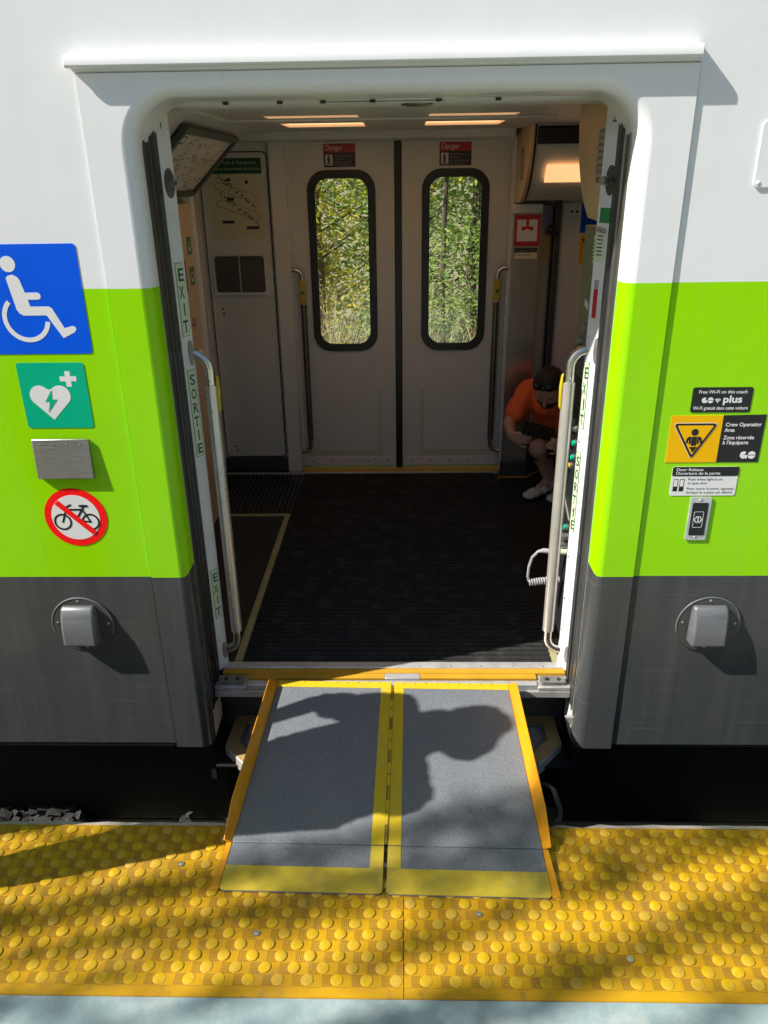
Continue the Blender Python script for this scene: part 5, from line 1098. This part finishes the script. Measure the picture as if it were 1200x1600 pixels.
tree('leafy_tree', 'pale green tree at the left behind the yellow tree', (-2.6, 10.5, GZ), 6.5, (2.6, 1.6, 0.6, 6.3), rnd, 'lf_p', 90, 110, 0.15, 0.12, G1, clump=0.42)
tree('leafy_tree', 'pale green tree at the right behind the trunks', (2.6, 11.0, GZ), 7.0, (2.8, 1.6, 0.5, 6.8), rnd, 'lf_p', 90, 110, 0.15, 0.12, G1, clump=0.42)
tree('leafy_tree', 'pale green tree straight behind the far windows', (0.0, 12.5, GZ), 7.0, (2.8, 1.6, 0.4, 6.8), rnd, 'lf_p', 80, 110, 0.16, 0.13, G1, clump=0.45)
gr = MB()
for k in range(3600):
    x = rnd.uniform(-2.2, 2.2); y = rnd.uniform(4.6, 6.6); h = rnd.uniform(0.6, 1.6)*(0.75+0.35*math.sin(x*3.1+1)**2); p0 = Vector((x, y, GZ)); ln = Vector((rnd.gauss(0, .22), rnd.gauss(0, .22), 0))*h; wv = Vector((rnd.uniform(-1, 1), rnd.uniform(-1, 1), 0)).normalized()*0.0045
    m_ = p0+ln*0.35+Vector((0, 0, h*0.6)); t_ = p0+ln+Vector((0, 0, h))
    gr.add([p0-wv, p0+wv, m_+wv*.8, m_-wv*.8, t_+wv*.2, t_-wv*.2], [(0, 1, 2, 3), (3, 2, 4, 5)])
    if k % 3 == 0:
        for j in range(3):
            s_ = m_.lerp(t_, rnd.random()); e_ = s_+Vector((rnd.gauss(0, .09), rnd.gauss(0, .09), rnd.uniform(.02, .14))); gr.add([s_-wv*.4, s_+wv*.4, e_+wv*.7, e_-wv*.7], [(0, 1, 2, 3)])
tag(gr.build('dry_grass', 'grass', smooth=False, normals=False), 'pale dry grass growing below the far trees', 'grass', kind='stuff')

# added trees out of view, up-sun, shaped to streak ramp and paving with shade
G2 = 'added shade trees out of view'
hx = Vector((-3.2, -1.0, 0)).normalized(); px_ = Vector((1.0, -3.2, 0)).normalized()
k = 0
for (e1, dist, ht, stems, side_) in ((0.24, 6.0, 5.35, (-0.10, 0.02, 0.14), 'shortest and nearest the coach'), (0.62, 6.6, 9.5, (-0.09, -0.02, 0.06), 'second from the coach'), (0.86, 7.2, 9.5, (-0.05, 0.06), 'third from the coach'), (1.16, 6.4, 9.5, (-0.06, 0.05), 'fourth from the coach'), (1.48, 7.0, 9.5, (-0.09, 0.02, 0.11), 'fifth from the coach'), (1.84, 6.6, 9.5, (-0.10, 0.03, 0.12), 'sixth from the coach'), (2.30, 7.4, 9.5, (-0.20, -0.08, 0.05, 0.18), 'farthest from the coach')):
    o_ = px_*e1 + hx*dist; rnd2 = random.Random(100+k); k += 1; base = Vector((o_.x, o_.y, GZ))
    root = tag(empty('added_shade_tree', base), 'added slender multi-stemmed shade tree out of view, ' + side_, 'tree', G2)
    lb = MB()
    for st_ in stems:
        ph_, am, fr_ = rnd2.uniform(0, 6), rnd2.uniform(0.015, 0.04), rnd2.uniform(1.2, 2.6)
        def stem_at(z): return base + px_*(st_*min(1, z/1.5) + am*math.sin(fr_*z+ph_)) + hx*(0.5*am*math.cos(1.7*z+ph_)) + Vector((0, 0, z))
        tb = MB(); tb.tube([stem_at(ht*q_/14) for q_ in range(15)], [0.02*(1-0.8*q_/14) for q_ in range(15)], 7); tb.build('stem', 'bark', root, normals=False)
        for q_ in range(int(150*(ht-1.0))):
            z = rnd2.uniform(1.0, ht); dens = 0.5+0.5*math.sin(2.3*z+ph_*2)
            if rnd2.random() > 0.35+0.65*dens: continue
            leaf_cloud(lb, [stem_at(z)+px_*rnd2.gauss(0, 0.032)+hx*rnd2.gauss(0, 0.10)], 0.075, rnd2, 1.8)
    lb.build('crown', 'lf_d', root, smooth=False, normals=False)
# far hedge row behind the platform for the reflections
for i in range(7):
    rnd3 = random.Random(300+i); x = -13+4.2*i
    tree('hedge_tree', 'broad hedge tree well behind the platform, %s of the row' % ('leftmost', 'second from the left', 'third from the left', 'middle one', 'third from the right', 'second from the right', 'rightmost')[i], (x, -17-rnd3.random()*2, GZ), 5.5, (2.4, 1.3, 0.3, 5.3), rnd3, 'lf_d', 50, 60, 0.34, 0.12, 'hedge behind the platform', clump=0.5, aspect=1.7)
